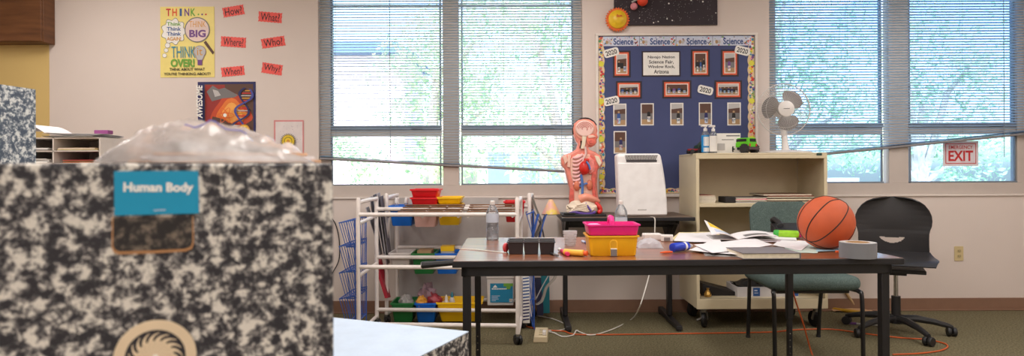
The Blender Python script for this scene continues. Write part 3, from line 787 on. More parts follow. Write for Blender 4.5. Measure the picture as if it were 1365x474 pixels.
o = B().lathe([(.018, -.004), (.021, 0), (.021, .008), (.017, .011), (.001, .011)], (0, 0, .0212), M('cap_red', (206, 70, 74), .4), 24, (1, -.35, 0)).obj('bottle_cap')
o.location = c + Vector((-.014, 0, 0)); tag(o, 'round red cap standing on edge at the left of the seedling tray', 'cap')
o = B().tube(spline([D(612, 331, .003), D(630, 332, .003), D(660, 335, .003), D(675, 336.5, .003)]), .0024, white_cord, 6).obj('white_string')
tag(o, 'thin white string lying across the left end of the work table', 'string')

# ---- water bottles
pet = clear_mat('clear_plastic', (250, 251, 252), rough=.08, white=.2, whitecol=(235, 240, 246))
water = clear_mat('water', (246, 249, 251), rough=.05, white=.25, whitecol=(240, 244, 250))
lab_m = M('bottle_label', (196, 208, 224), .4)
def water_bottle(label, c, h, w, wl=.75, lab=(.45, .68)):
    o = thing('water_bottle', label, 'bottle', c, 0, None)
    pr = [(.34, .0), (.46, .012), (.48, .03)]
    for k in range(12):
        z = .06 + k * .032; pr += [(.5, z), (.455, z + .014)]
    pr += [(.5, .47), (.5, .68), (.47, .72), (.36, .80), (.22, .87), (.17, .9), (.17, .93)]
    B().lathe([(a * w, z * h) for a, z in pr], (0, 0, 0), pet, 20).obj('bottle_body', o, ang=60)
    B().lathe([(a * w * .96, z * h) for a, z in pr if .005 < z < wl], (0, 0, 0), water, 20).obj('water_fill', o, ang=60)
    B().lathe([(.505 * w, lab[0] * h), (.505 * w, lab[1] * h)], (0, 0, 0), lab_m, 20, cap=False).obj('label_band', o)
    b = B(); b.lathe([(.19 * w, .92 * h), (.19 * w, .985 * h), (.15 * w, h)], (0, 0, 0), white_plastic, 16); b.lathe([(.21 * w, .9 * h), (.21 * w, .915 * h)], (0, 0, 0), white_plastic, 16)
    b.obj('cap', o)
    return o
water_bottle('clear water bottle standing at the back left of the work table', D(656.5, 319.5), .205, .066, .7)
c = D(828, 317); water_bottle('half full clear water bottle standing behind the pink and yellow caddy', c, .2, .066, .45, (.3, .56))

# ---- ridged clear cup
c = D(760, 327.5)
cup = B(); n = 48
pr = [(.021, 0), (.024, .006), (.031, .062), (.034, .072), (.0335, .072), (.0295, .06), (.0225, .007), (.001, .007)]
vs = []
for r, z in pr:
    for k in range(n):
        a = 2 * math.pi * k / n; q_ = r + (.0012 if (k + int(z * 260)) % 4 < 2 and .004 < z < .07 else 0); vs.append((q_ * math.cos(a), q_ * math.sin(a), z))
cup.add(vs, [(i * n + k, i * n + (k + 1) % n, (i + 1) * n + (k + 1) % n, (i + 1) * n + k) for i in range(len(pr) - 1) for k in range(n)], clear_mat('cup_plastic', (252, 252, 252), rough=.1, white=.6, whitecol=(252, 250, 252)))
for k in range(24):
    for z in (.012, .024, .036, .048, .06):
        a = 2 * math.pi * (k + .5 * (int(z * 1000) // 12 % 2)) / 24; r = .0245 + (z - .006) * .125
        cup.ball((r * math.cos(a), r * math.sin(a), z), .0032, _mats['cup_plastic'], n=6)
o = cup.obj('plastic_cup'); o.location = c; tag(o, 'small clear cut pattern plastic cup between the tray and the caddy', 'cup')

# ---- yellow packet, pink marker, small black clip
def lying(name, label, cat, xa, ya, xb, yb, r, m, prof=None, parts=None, group=None):
    a, c = D(xa, ya, r), D(xb, yb, r); d = (c - a); L = d.length; d.normalize()
    o = thing(name, label, cat, a - Vector((0, 0, r)))
    for nm, u0, u1, rr_, mm in (parts or [('body', 0, 1, 1, m)]):
        B().lathe([(rr_ * r * .8, u0 * L), (rr_ * r, u0 * L + .002), (rr_ * r, u1 * L - .002), (rr_ * r * .8, u1 * L)], (0, 0, r), mm, 14, d).obj(nm, o)
    return o
lying('glue_tube', 'yellow tube of glue lying left of the caddy', 'tube', 752, 335.5, 783, 337.5, .014, None, parts=[('tube_body', 0, .86, 1, M('tube_yellow', (236, 178, 64), .4)), ('tube_cap', .86, 1, .8, k_orange)])
lying('marker', 'pink marker with white end lying beside the yellow tube', 'marker', 745.5, 332, 757, 338.5, .0095, None, parts=[('marker_cap', 0, .3, .8, k_white), ('marker_body', .3, 1, 1, M('marker_pink', (226, 56, 104), .35))])
lying('marker', 'short black marker lying between the seedling tray and the pink marker', 'marker', 734, 337.5, 744, 340, .006, None, parts=[('marker_cap', 0, .45, 1, k_black), ('marker_body', .45, 1, .85, k_grey)])
lying('eraser_stick', 'small pale blue stick lying behind the clear cup and caddy', 'stick', 776, 321, 783, 324, .006, None, parts=[('stick_body', 0, .6, 1, k_paleblue), ('stick_end', .6, 1, 1, k_blue)])

# ---- caddy: yellow tub with pink caddy standing in it
c = D(818, 341.5); sc = c.y / FOC
yel = M('caddy_yellow', (240, 182, 30), .38); pin = M('caddy_pink', (236, 40, 142), .35)
def tub(b, w, d, h, m, taper=.9, th=.0025, rim=.006, z0=0.0, rimh=.006):
    """open tapered bin with flanged rim, base centred on the origin"""
    def ring(z, W, Dp, r=.014): 
        return [(x, y, z) for x, y in rrect(-W / 2, -Dp / 2, W / 2, Dp / 2, min(r, W * .2, Dp * .2), 4)]
    rs = [ring(z0, w * taper - .006, d * taper - .006), ring(z0 + .004, w * taper, d * taper), ring(z0 + h - rimh, w, d), ring(z0 + h - rimh, w + 2 * rim, d + 2 * rim), ring(z0 + h, w + 2 * rim, d + 2 * rim),
          ring(z0 + h, w - 2 * th, d - 2 * th), ring(z0 + .005, w * taper - 2 * th, d * taper - 2 * th)]
    n = len(rs[0]); vs = [p for r in rs for p in r]; fs = [tuple(reversed(range(n)))]
    for i in range(len(rs) - 1):
        for k in range(n): fs.append((i * n + k, i * n + (k + 1) % n, (i + 1) * n + (k + 1) % n, (i + 1) * n + k))
    fs.append(tuple((len(rs) - 1) * n + k for k in range(n)))
    return b.add(vs, fs, m)
W_ = 66 * sc; Dp = .17
ct = thing('storage_tub', 'yellow plastic storage tub under the pink caddy on the work table', 'tub', (c.x, c.y + Dp / 2, DT + .0005))
tub(B(), W_, Dp, .085, yel, .93, rim=.007).obj('tub_body', ct)
b = B(); y = -Dp / 2 * .975
arch = lambda w, h, n=10: [(-w, .0015)] + [(w, .0015)] + [(w * math.cos(R(a)), h - w + w * math.sin(R(a))) for a in [180 * i / n for i in range(n + 1)]]
pts = arch(.017, .07); ip = arch(.0125, .066)
b.prism(pts, y - .006, y + .004, yel); b.face(ip, y - .0064, M('caddy_recess', (214, 156, 24), .45)); b.obj('front_arch', ct, bev=.002)
b = B(); b.bx(-.0125, .0125, y - .0105, y - .0066, .002, .033, k_grey); b.bx(-.0127, .0127, y - .0112, y - .0066, .03, .034, k_white); b.obj('foot_notch', ct)
cp = thing('tool_caddy', 'bright pink plastic caddy with centre handle nested on the yellow tub', 'caddy', (c.x + .001, c.y + Dp / 2, DT + .0865))
tub(B(), W_ * 1.04, Dp * 1.0, .046, pin, .94, rim=.006).obj('caddy_body', cp)
b = B(); b.bx(-W_ * .47, W_ * .47, -.0015, .0015, .006, .045, pin); b.bx(-.0015, .0015, -Dp * .44, Dp * .44, .006, .04, pin); b.obj('divider', cp)
b = B(); b.tube([(0, -.03, .03), (0, -.03, .056), (0, -.02, .069), (0, .02, .069), (0, .03, .056), (0, .03, .03)], .0115, pin, 12); b.obj('handle', cp)
b = B(); b.ball((0, 0, 0), .022, M('tissue_pink', (246, 160, 206), .6), (1.6, .8, .45), 14, .3)
o = b.obj('crumpled_tissue'); o.location = (c.x - .075, c.y + .055, DT + .124); tag(o, 'crumpled pink tissue lying in the left of the pink caddy', 'tissue')

# ---- wipes packet, adapter box, glue bottle with brush
c = D(868, 331)
b = B()
def pk(u, v):
    x = (u - .5) * .115; y = v * .09; h = .04 * (math.sin(math.pi * min(max(u, .0), 1)) ** .45) * (math.sin(math.pi * v) ** .5) + .009 * noise.noise(Vector((u * 8, v * 7, 2))) + .005 * noise.noise(Vector((u * 19, v * 17, 5)))
    return (x, y, .001 + max(0, h))
b.grid(pk, 20, 14, clear_mat('packet_film', (240, 238, 240), rough=.25, white=.75, whitecol=(232, 228, 232))); b.bx(-.0575, .0575, 0, .09, .0, .0008, _mats['packet_film'])
o = b.obj('wipes_packet'); o.location = c + Vector((0, 0, .0005)); tag(o, 'crinkled white plastic packet lying right of the caddy', 'packet')
c = D(872, 320); o = B().prism(rrect(-.05, 0, .045, .032, .008), 0, .07, white_plastic).obj('charger_block', bev=.004)
o.location = c; tag(o, 'white charger block behind the crinkled packet', 'charger')
c = D(889, 322); ad = thing('connector_box', 'small white box with a dark socket opening beside the charger block', 'box', c, R(-14))
B().bx(-.03, .03, 0, .06, .001, .032, white_plastic).obj('box_body', ad, bev=.003)
B().bx(-.014, .016, -.002, 0, .005, .022, k_grey).obj('socket_opening', ad)
gb = D(896, 336.5, 0); ge = D(917, 334, 0); blu = M('bottle_blue', (34, 66, 196), .35)
L = (ge - gb).length * 1.0; dd = (ge - gb).normalized()
o = thing('glue_bottle', 'blue bottle lying on its side by the white papers', 'bottle', gb)
B().lathe([(.014, 0), (.018, .002), (.0195, .005), (.0195, L - .008), (.017, L - .003), (.011, L)], (0, 0, .022), blu, 20, dd).obj('bottle_body', o)
B().lathe([(.0198, .66 * L), (.0198, .78 * L)], (0, 0, .022), k_white, 20, dd, cap=False).obj('label_band', o)
B().lathe([(.009, L), (.009, L + .016), (.004, L + .03)], (0, 0, .022), k_lightgrey, 14, dd).obj('nozzle', o)
a, c2 = D(880, 338), D(897, 337.2)
o = B().tube([a + Vector((0, 0, .005)), a * .6 + c2 * .4 + Vector((0, 0, .006)), c2 + Vector((-.003, -.003, .006))], [.0025, .0055, .004], k_orange, 8).obj('orange_pencil'); tag(o, 'short orange pencil stub pointing left from the blue bottle', 'pencil')

# ---- papers and books
def sheet(label, pts, dz, m=paper, group='loose papers on the work table', curl=.0, name='paper_sheet', th=.0006, cat='paper'):
    """thin sheet whose corners are seen at the given pixels"""
    c4 = [D(x, y, dz) for x, y in pts]; o0 = c4[0].copy()
    b = B()
    def fn(u, v):
        p = c4[0] * (1 - u) * (1 - v) + c4[1] * u * (1 - v) + c4[2] * u * v + c4[3] * (1 - u) * v - o0
        p.z += curl * ((2 * u - 1) ** 2 * .7 + (2 * v - 1) ** 2 * .4) + .0015 * noise.noise(Vector((u * 3, v * 3, dz * 900)))
        return p
    b.shell(fn, 12, 12, -th, m); o = b.obj(name); o.location = o0; return tag(o, label, cat, group)
sheet('large manila folder lying under the white papers at the back of the work table', [(893, 320), (955, 318), (962, 308.5), (905, 309.5)], .003, M('manila', (222, 204, 156), .7), None, name='manila_folder', cat='folder')
sheet('white paper sheet behind the blue bottle, leading to the open book', [(898, 321.5), (962, 323.5), (953, 310), (905, 311)], .006, curl=.003)
sheet('white paper sheet with lifted corner right of the blue bottle', [(918, 334), (985, 340.5), (1008, 327.5), (945, 322.5)], .007, curl=.004)
sheet('white paper sheet lying across the front papers towards the grey book', [(950, 338), (1030, 327), (1005, 317.5), (925, 326.5)], .0115, curl=.003)
sheet('clear plastic sleeve peeking out under the front white papers', [(940, 341), (992, 342.5), (1000, 332), (935, 333)], .0022, clear_mat('sleeve', (236, 236, 240), rough=.1, white=.3), None, name='plastic_sleeve', cat='sleeve')
sheet('pale green printed sheet under the basketball', [(1050, 336), (1090, 337), (1092, 321), (1040, 321)], .0022, M('sheet_green', (196, 214, 204), .6))
sheet('light blue printed sheet poking out between ball and tape roll', [(1088, 335), (1130, 333), (1124, 323), (1090, 324)], .0035, M('sheet_blue', (166, 204, 222), .6))
sheet('white printed sheet left of the basketball', [(1030, 326.5), (1068, 334), (1082, 322), (1040, 318)], .0050)
sheet('pinkish printed sheet lying beyond the grey book', [(985, 322), (1040, 322), (1046, 313), (990, 313)], .0050, M('sheet_pink', (206, 190, 196), .6, var=.2, scale=60))
sheet('white sheet behind the lime pen pouch', [(1010, 317), (1062, 320), (1060, 310), (1015, 309)], .0075)
o = B().box((0, 0, .0045), (.05, .014, .009), k_orange).obj('orange_eraser', bev=.002); o.location = D(1122, 336.5, .0045); tag(o, 'small orange eraser lying between the ball and the tape roll', 'eraser')
# grey hardback
c = D(992, 346.3); e = D(1068, 345.3); w = (e - c).length
gb = thing('hardback_book', 'grey hardback book with cream pages at the front edge, left of the ball', 'book', c + Vector((0, .012, .001)), R(1))
grey = M('book_grey', (118, 112, 116), .6); pages = M('book_pages', (222, 212, 190), .8, var=.08, scale=80)
b = B(); b.bx(0, w, 0, .20, 0, .003, grey); b.bx(0, w, 0, .20, .022, .025, grey); b.bx(w - .003, w, 0, .2, .003, .022, grey); b.obj('cover', gb, bev=.001)
B().bx(.003, w - .004, .004, .196, .0032, .0218, pages).obj('page_block', gb)
# open magazine
c = D(984, 322)
om = thing('open_magazine', 'open magazine lying face up behind the white papers, pages fanned', 'magazine', c + Vector((0, 0, .0085)), R(-8))
for sgn in (-1, 1):
    b = B()
    def fn(u, v, sg=sgn): return (sg * (.002 + u * (.125 if sg < 0 else .19)), v * .24, .004 + (.03 * math.sin(u * math.pi * .75) ** .8 if u > 0 else 0) * (1.0 if sg < 0 else .75) + (.055 * u * u * v if sg < 0 else 0))
    g = fn
    b.shell(g, 14, 6, .004 if sgn > 0 else -.004, paper)
    pg = b.obj('page', om)
    b = B()
    b.grid(lambda u, v, sg=sgn: Vector(fn(.2 + .6 * u, .1 + .3 * v, sg)) + Vector((0, 0, .0006 + .0002)), 8, 4, k_paleblue if sgn < 0 else k_grey)
    if sgn < 0: b.grid(lambda u, v, sg=sgn: Vector(fn(.1 + .8 * u, .55 + .4 * v, sg)) + Vector((0, 0, .0008)), 8, 4, k_yellow)
    b.obj('printed_panel', pg)
B().bx(-.12, .19, .005, .235, 0, .003, k_lightgrey).obj('cover', om)
# lime pen pouch and the black phone behind the ball
c = D(1048, 318); pp = thing('pen_pouch', 'lime green pen pouch lying left of the basketball', 'pouch', c + Vector((0, 0, .003)), R(-22))
b = B(); b.box((0, .03, .02), (.125, .06, .036), M('lime', (150, 206, 40), .4, var=.2, scale=30)); b.obj('pouch_body', pp, bev=.012, seg=4)
B().box((-.045, .03, .0205), (.035, .061, .037), M('pouch_green', (60, 176, 70), .4)).obj('pouch_end', pp, bev=.012, seg=4)
B().box((.068, .03, .016), (.02, .03, .02), M('pouch_magenta', (206, 40, 120), .4)).obj('zip_tab', pp, bev=.004)
c = D(1056, 313.5); ph = thing('desk_phone', 'black desk phone half hidden behind the basketball', 'phone', c + Vector((.02, .06, .002)), R(-6))
b = B(); b.hexa([(-.09, -.07, 0), (.09, -.07, 0), (.09, .08, 0), (-.09, .08, 0)], [(-.09, -.065, .025), (.09, -.065, .025), (.09, .08, .058), (-.09, .08, .058)], black_plastic); b.obj('phone_body', ph, bev=.006)
b = B(); b.tube([(-.075, -.06, .05), (-.075, -.04, .066), (-.075, .05, .08), (-.075, .075, .07)], [.018, .014, .014, .018], black_plastic, 10); b.obj('handset', ph)

# ---- basketball
rb = .1195; cb = Vector((0, 0, 0)); zc = DT + rb + .001
g = ray(1101, 298); Zb = 2.86
c = Vector((g[0] * Zb, Zb, zc))
bb = thing('basketball', 'orange basketball with black seams resting on the work table', 'ball', (c.x, c.y, DT))
ball_m = M('ball_orange', (204, 92, 50), .55, var=.06, scale=20, bump=.35, bscale=420)
B().ball((0, 0, rb), rb, ball_m, n=64).obj('ball_skin', bb)
seam = M('ball_seam', (54, 34, 30), .6)
vf = Vector((-c.x, -c.y, H - c.z)).normalized(); vr = Vector((-vf.y, vf.x, 0)).normalized(); vu = vf.cross(vr)
b = B()
for pts in ([(330, 80), (270, 95), (200, 160), (145, 235), (122, 300), (122, 345)], [(330, 80), (372, 105), (382, 142), (345, 212), (280, 282), (210, 335), (160, 352), (122, 345)],
            [(170, 76), (110, 130), (72, 200), (68, 260), (90, 315), (122, 345)], [(330, 80), (280, 64), (230, 60), (170, 76)], [(429, 255), (402, 310), (345, 362), (270, 388), (200, 378), (150, 356), (122, 345)]):
    q_ = []
    for p in spline([(x, y, 0) for x, y in pts], 8):
        u, v = (p.x - 245) / 188, -(p.y - 229) / 171; L = math.hypot(u, v)
        if L > .995: u, v = u / L * .995, v / L * .995
        q_.append((vr * u + vu * v + vf * math.sqrt(max(0, 1 - u * u - v * v))).normalized() * (rb - .0004))
    for sg in (1, -1): b.tube([Vector((0, 0, rb)) + p * sg for p in q_], .0028, seam, 6)
b.obj('seams', bb)

# ---- tape roll
c = D(1154.5, 345.5); sc = c.y / FOC; r = 23.3 * sc
tp = thing('duct_tape', 'roll of silver grey duct tape lying at the right end of the work table', 'tape', (c.x + .002, c.y + r - .004, DT + .0005))
tape_m = M('tape_silver', (132, 134, 140), .35, .25, var=.03)
hh = .061
B().lathe([(r * .64, 0), (r, 0), (r, hh), (r * .64, hh), (r * .64, 0)], (0, 0, 0), tape_m, 48, cap=False).obj('tape_body', tp)
B().lathe([(r * .58, .001), (r * .638, .001), (r * .638, hh + .001), (r * .58, hh + .001), (r * .58, .001)], (0, 0, 0), M('cardboard', (196, 160, 120), .8), 40, cap=False).obj('core', tp)
B().lathe([(r * .66, hh + .0004), (r * .98, hh + .0004)], (0, 0, 0), k_lightgrey, 48, cap=False).obj('tape_edge', tp)

# ================================================================ BACK TABLE
BT = .783
a, c = PZ(748.5, 291.3, BT), PZ(929, 290.7, BT)
yb = 4.33
bx0, bx1 = (748.5 - CX) / FOC * yb, (929 - CX) / FOC * yb - .012
bt = thing('side_table', 'small brown topped table with T shaped black legs under the window', 'table', (bx0, yb, 0))
bw, bd_ = bx1 - bx0, .6
brown_top = ramp_mat('brown_laminate', [(.3, (98, 80, 68)), (.7, (124, 104, 88))], 8, .4, 4, stretch=(1, 8, 1))
B().bx(0, bw, 0, bd_, BT - .026, BT - .001, edge_blk).obj('table_edge', bt, bev=.003)
B().bx(.003, bw - .003, .003, bd_ - .003, BT - .0012, BT, brown_top).obj('table_top', bt)
b = B(); b.bx(.06, bw - .09, .28, .32, BT - .09, BT - .0262, black_steel); b.bx(.06, bw - .09, .08, .1, BT - .055, BT - .0262, black_steel); b.obj('crossbar', bt)
for x in (.045, bw - .105):
    b = B(); b.bx(x - .016, x + .016, .29, .35, .05, BT - .0262, black_steel)
    lg = b.obj('leg', bt, bev=.004)
    b = B(); b.hexa([(x - .022, .02, .012), (x + .022, .02, .012), (x + .022, .6, .012), (x - .022, .6, .012)], [(x - .02, .025, .04), (x + .02, .025, .04), (x + .02, .595, .055), (x - .02, .595, .055)], black_steel); b.obj('foot', lg, bev=.004)
    for y in (.04, .58): B().cyl((x, y, 0), (x, y, .012), .018, black_plastic, n=12).obj('glide', lg)
    b = B(); b.hexa([(x - .012, .3, BT - .2), (x + .012, .3, BT - .2), (x + .012, .34, BT - .2), (x - .012, .34, BT - .2)], [(x - .012, .06, BT - .03), (x + .012, .06, BT - .03), (x + .012, .58, BT - .03), (x - .012, .58, BT - .03)], black_steel); b.obj('bracket', lg)

# ---- air purifier
c = PZ(855, 289.5, BT); Zp = 4.40; sc = Zp / FOC
pu = thing('air_purifier', 'white curved air purifier standing on the side table', 'air purifier', ((855.5 - CX) * sc, Zp, BT + .001))
pwhite = M('purifier_white', (250, 246, 246), .3)
hp = 84 * sc; wb = 34.5 * sc; wt = 27.5 * sc
def face_w(z): 
    u = z / hp; return wb + (wt - wb) * (u ** 2.2)
prof = []
for sgn in (1, -1):
    for k in range(13):
        u = k / 12 if sgn > 0 else 1 - k / 12
        z = u * hp; w = face_w(z)
        w = (34.5 - 9.0 * u ** 2.0) * sc if sgn > 0 else (30 + 3.0 * u) * sc
        prof.append((sgn * w, z))
b = B(); b.prism(prof, 0, .14, pwhite); b.obj('shell', pu, bev=.022, seg=4)
b = B(); b.prism([(x * .955, .012 + z * .82) for x, z in prof], -.006, .002, pwhite); b.obj('front_panel', pu, bev=.005)
b = B(); z0, z1 = hp * .865, hp * .975; gm = M('grille_dark', (70, 66, 70), .5)
b.add([(-wt * .74, -.0006, z0), (wt * .66, -.0006, z0 + .008), (wt * .8, -.0006, z1), (-wt * .82, -.0006, z1)], [(0, 1, 2, 3)], gm)
for k in range(22):
    u = (k + .5) / 22; xa = -wt * .74 + u * wt * 1.46; xb = -wt * .82 + u * wt * 1.62
    b.hexa([(xa - .0016, -.004, z0 + .016), (xa + .0016, -.004, z0 + .016), (xa + .0016, -.0008, z0 + .016), (xa - .0016, -.0008, z0 + .016)], [(xb - .0016, -.004, z1), (xb + .0016, -.004, z1), (xb + .0016, -.0008, z1), (xb - .0016, -.0008, z1)], white_plastic)
b.bx(-wt * .75, wt * .73, -.004, -.0008, z0 - .001, z0 + .014, gm); b.obj('grille', pu)
b = B(); b.bx(-.03, .03, -.0075, -.006, hp * .1, hp * .115, k_lightgrey) ; b.obj('indicator', pu)
pts = [P(867, 289, 4.392), P(871, 289.5, 4.34), P(873, 292, 4.325), P(873, 302, 4.318), (P(872, 320, 4.31)), P(868, 350, 4.3), P(863, 375, 4.25), P(852, 410, 4.15)]
fl = [PZ(x, y, .006) for x, y in ((842, 425), (822, 436), (800, 444), (785, 446), (773, 442), (768, 440), (764, 446), (750, 448), (738, 443), (727, 441))]
B(pu.location).tube(spline(pts + fl, 6), .0042, white_cord, 8).obj('power_cord', pu)

# ---- anatomical torso model
Zt = 4.55; sc = Zt / FOC; base = PZ(775, 289, BT)
tx = 776
ts = thing('anatomy_torso', 'half torso anatomy model with open head, red heart and loose organs on the side table', 'anatomy model', ((tx - CX) * sc, Zt, BT + .001))
yb_ = 285.5
L_ = lambda x, y: ((x - tx) * sc, -(y - yb_) * sc)
flesh = M('torso_flesh', (232, 140, 124), .4, var=.18, scale=22); skin = M('torso_skin', (240, 196, 178), .4); muscle = M('torso_muscle', (220, 104, 92), .4, var=.2, scale=40)
rib = M('torso_rib', (240, 186, 186), .4); bone = M('torso_bone', (236, 220, 196), .4); heart = M('torso_heart', (208, 38, 30), .3, var=.15, scale=30)
vein = M('torso_vein', (78, 120, 190), .35); brain = M('torso_brain', (238, 200, 190), .4); gut = M('torso_gut', (232, 214, 192), .4, var=.1); purple = M('torso_purple', (96, 70, 150), .4)
def organ(nm, pts, y0, y1, m, parent, bev=.006, seg=3):
    b = B(); b.prism([L_(x, y) for x, y in pts], y0, y1, m); return b.obj(nm, parent, bev=bev, seg=seg, ang=60)
sil = [(757, 281), (760, 268), (760, 250), (756, 236), (753, 224), (748.5, 218), (748, 210), (752, 205), (762, 201.5), (769, 197), (771, 190), (770, 183), (783, 183), (783, 191), (786, 198), (794, 201), (801, 206), (804, 214), (803, 220), (797, 224), (797, 232), (796, 244), (797, 256), (799, 268), (800, 281)]
organ('trunk', sil, 0, .11, flesh, ts, .016)
inner = [(763, 279), (765, 262), (765, 246), (761, 232), (760, 220), (761, 210), (770, 204), (786, 204), (792, 212), (793, 226), (792, 244), (793, 260), (795, 279)]
organ('chest_cavity', inner, -.006, .02, skin, ts, .008)
organ('muscle_strip', [(786, 205), (793, 208), (797, 222), (794, 232), (793, 250), (797, 276), (792, 279), (789, 255), (788, 235), (790, 222)], -.018, .0, muscle, ts, .006)
organ('muscle_strip', [(761, 281), (758, 262), (760, 248), (764, 252), (765, 268), (768, 281)], -.016, .0, muscle, ts, .006)
for pts in ([(750, 207), (755, 205), (757, 213), (753, 218)], [(792, 206), (798, 207), (802, 216), (799, 221), (795, 214)], [(757, 205), (761, 205), (760, 222), (756, 221)]):
    organ('shoulder_muscle', pts, -.012, .01, bone if pts[0][0] > 790 else skin, ts, .004)
# head: rear shell with black hair line, brain, face
hd = organ('head', [(768, 186), (765, 178), (764, 170), (766, 163), (771, 158.5), (778, 156.8), (786, 157.5), (792, 161), (796, 167), (797, 173), (796, 177), (798, 182), (795.5, 184), (796, 188), (793.5, 192), (789, 194.5), (784, 194), (783, 198), (771, 198), (771, 190)], .0, .075, flesh, ts, .008)
b = B(); ar = arc(780.5, 173, 15.5, 200, 15, 22, 16.2)
b.tube([(L_(x, y)[0], .012, L_(x, y)[1]) for x, y in [(x, 2 * 173 - y) for x, y in arc(780.5, 173, 16, 25, 195, 24, 16.6)]], .0085, k_black, 8); b.obj('scalp', hd)
organ('skull', [(x, y) for x, y in disc(780, 171.5, 14.6, 28, 13.4)], -.006, .02, M('torso_skull', (232, 160, 140), .4), hd, .004)
br = organ('brain', [(x, y) for x, y in disc(779.5, 170.2, 12.4, 28, 10.8)], -.016, .01, brain, hd, .008)
b = B()
for k, (r1, a0, a1) in enumerate(((10.6, 190, 350), (8.2, 175, 365), (5.8, 190, 340), (3.4, 160, 400))):
    pts = [(L_(x, y)[0], -.0165, L_(x, y)[1]) for x, y in arc(779.5, 170.5, r1, a0, a1, 30, r1 * .84)]
    pts = [(x + .0028 * math.sin(i * 1.9), y, z + .0028 * math.cos(i * 1.9)) for i, (x, y, z) in enumerate(pts)]
    b.tube(pts, .0022, M('torso_fold', (206, 120, 112), .4), 6)
b.obj('brain_folds', br)
organ('brain_stem', [(776, 178), (782, 177), (781, 187), (779, 197), (774, 197), (776, 187)], -.014, .01, bone, hd, .004)
organ('face_section', [(783, 180), (789, 177), (795, 178.5), (796.5, 182.5), (794, 185), (794.5, 189), (790, 192.5), (784, 192), (782, 186)], -.014, .01, M('torso_face', (230, 120, 100), .4, var=.15, scale=30), hd, .004)
organ('mouth_cavity', [(784, 186), (789, 184.5), (792, 186.5), (791, 190), (786, 190.5)], -.019, -.01, muscle, hd, .003)
organ('nose_cavity', [(784, 179.5), (790, 178.5), (794.5, 181), (789, 182.5), (784, 183)], -.019, -.01, skin, hd, .003)
# ribs
for k in range(8):
    y = 208 + 5.0 * k
    pts = [(L_(x, yy)[0], -.012 - .006 * math.sin(math.pi * i / 9), L_(x, yy)[1]) for i, (x, yy) in enumerate([(763.5 + 13 * q_ / 9, y + 2.2 * math.sin(math.pi * q_ / 9 + .3) - q_ * .35) for q_ in range(10)])]
    B().tube(pts, .0085, rib, 8).obj('rib', ts)
organ('lung', [(786, 207), (792, 212), (793, 226), (786, 232), (781, 224), (782, 212)], -.02, .0, M('torso_lung', (236, 140, 132), .4, var=.2, scale=45), ts, .008)
b = B(); b.tube([(L_(x, y)[0], -.014, L_(x, y)[1]) for x, y in ((780, 194), (781, 203), (778, 209), (776.5, 216))], [.008, .008, .008, .009], M('torso_pipe', (236, 200, 196), .4), 10); b.obj('windpipe', ts)
b = B(); hx, hz = L_(778.5, 222.5); b.ball((hx, -.03, hz), .046, heart, (.82, .65, 1.1), 22, .12); hb_ = b.obj('heart', ts)
b = B(); b.tube([(hx, -.045, hz + .03), (hx + .005, -.04, hz + .06), (hx + .03, -.035, hz + .055)], .011, heart, 8); b.tube([(hx + .012, -.05, hz + .045), (hx + .03, -.055, hz + .02), (hx + .038, -.05, hz - .01)], .007, vein, 8); b.obj('great_vessels', hb_)
b = B(); b.tube([(L_(x, y)[0], -.024, L_(x, y)[1]) for x, y in ((774, 231), (775.5, 240), (776, 250), (775.5, 258))], .0095, vein, 10)
b.tube([(L_(x, y)[0], -.022, L_(x, y)[1]) for x, y in ((776, 246), (780, 243), (784, 243.5))], .007, vein, 8); b.tube([(L_(x, y)[0], -.022, L_(x, y)[1]) for x, y in ((775.5, 247), (772, 246), (769, 247))], .006, vein, 8); b.obj('vena_cava', ts)
for x, y in ((768.5, 246), (785.5, 245)):
    b = B(); kx, kz = L_(x, y); b.ball((kx, -.016, kz), .03, M('torso_kidney', (214, 120, 90), .4), (.75, .6, 1.25), 16); b.obj('kidney', ts)
organ('spine', [(772, 250), (779, 250), (780, 279), (771, 279)], -.016, .0, bone, ts, .005)
# loose organs lying at the front of the base
b = B(); b.bx(-.155, .155, -.13, .13, 0, .016, black_plastic); b.bx(-.14, -.06, -.135, -.1, .016, .028, black_plastic); b.obj('base_plate', ts, bev=.004)
b = B(); b.tube(spline([(L_(772, 264)[0], -.06, L_(0, 264)[1]), (L_(780, 261)[0], -.075, L_(0, 261)[1]), (L_(790, 264)[0], -.07, L_(0, 264)[1]), (L_(797, 267)[0], -.05, L_(0, 267)[1])], 6), [.022] + [.034 - .0012 * k for k in range(18)], M('torso_stomach', (234, 152, 128), .35), 14); b.obj('stomach', ts)
b = B(); b.ball((0, -.06, .055), .05, gut, (2.4, .85, 1.0), 26, .35); 
gl = b.obj('intestine', ts)
b = B()
for k in range(5): b.tube(spline([(-.1 + .012 * k, -.098 - .004 * k, .03 + .012 * k), (-.04 + .01 * k, -.107, .045 + .01 * k), (.02, -.11, .035 + .012 * k), (.07 - .01 * k, -.1, .05 + .008 * k)], 5), .0065, gut, 6)
b.obj('gut_coils', gl)
b = B(); b.tube(spline([(-.1, -.1, .022), (-.06, -.115, .028), (.0, -.118, .018), (.05, -.112, .02), (.08, -.105, .03)], 5), .01, purple, 8); b.tube(spline([(.012, -.1, .09), (.03, -.11, .065), (.05, -.112, .035)], 4), .008, purple, 8); b.obj('membrane', gl)
b = B(); b.tube(spline([(.085, -.075, .095), (.108, -.085, .07), (.118, -.088, .04), (.1, -.1, .022)], 5), [.008, .01, .012, .013, .014, .015, .016, .016, .016, .016, .016, .016, .016, .015, .013, .01], heart, 10); b.obj('red_lobe', ts)
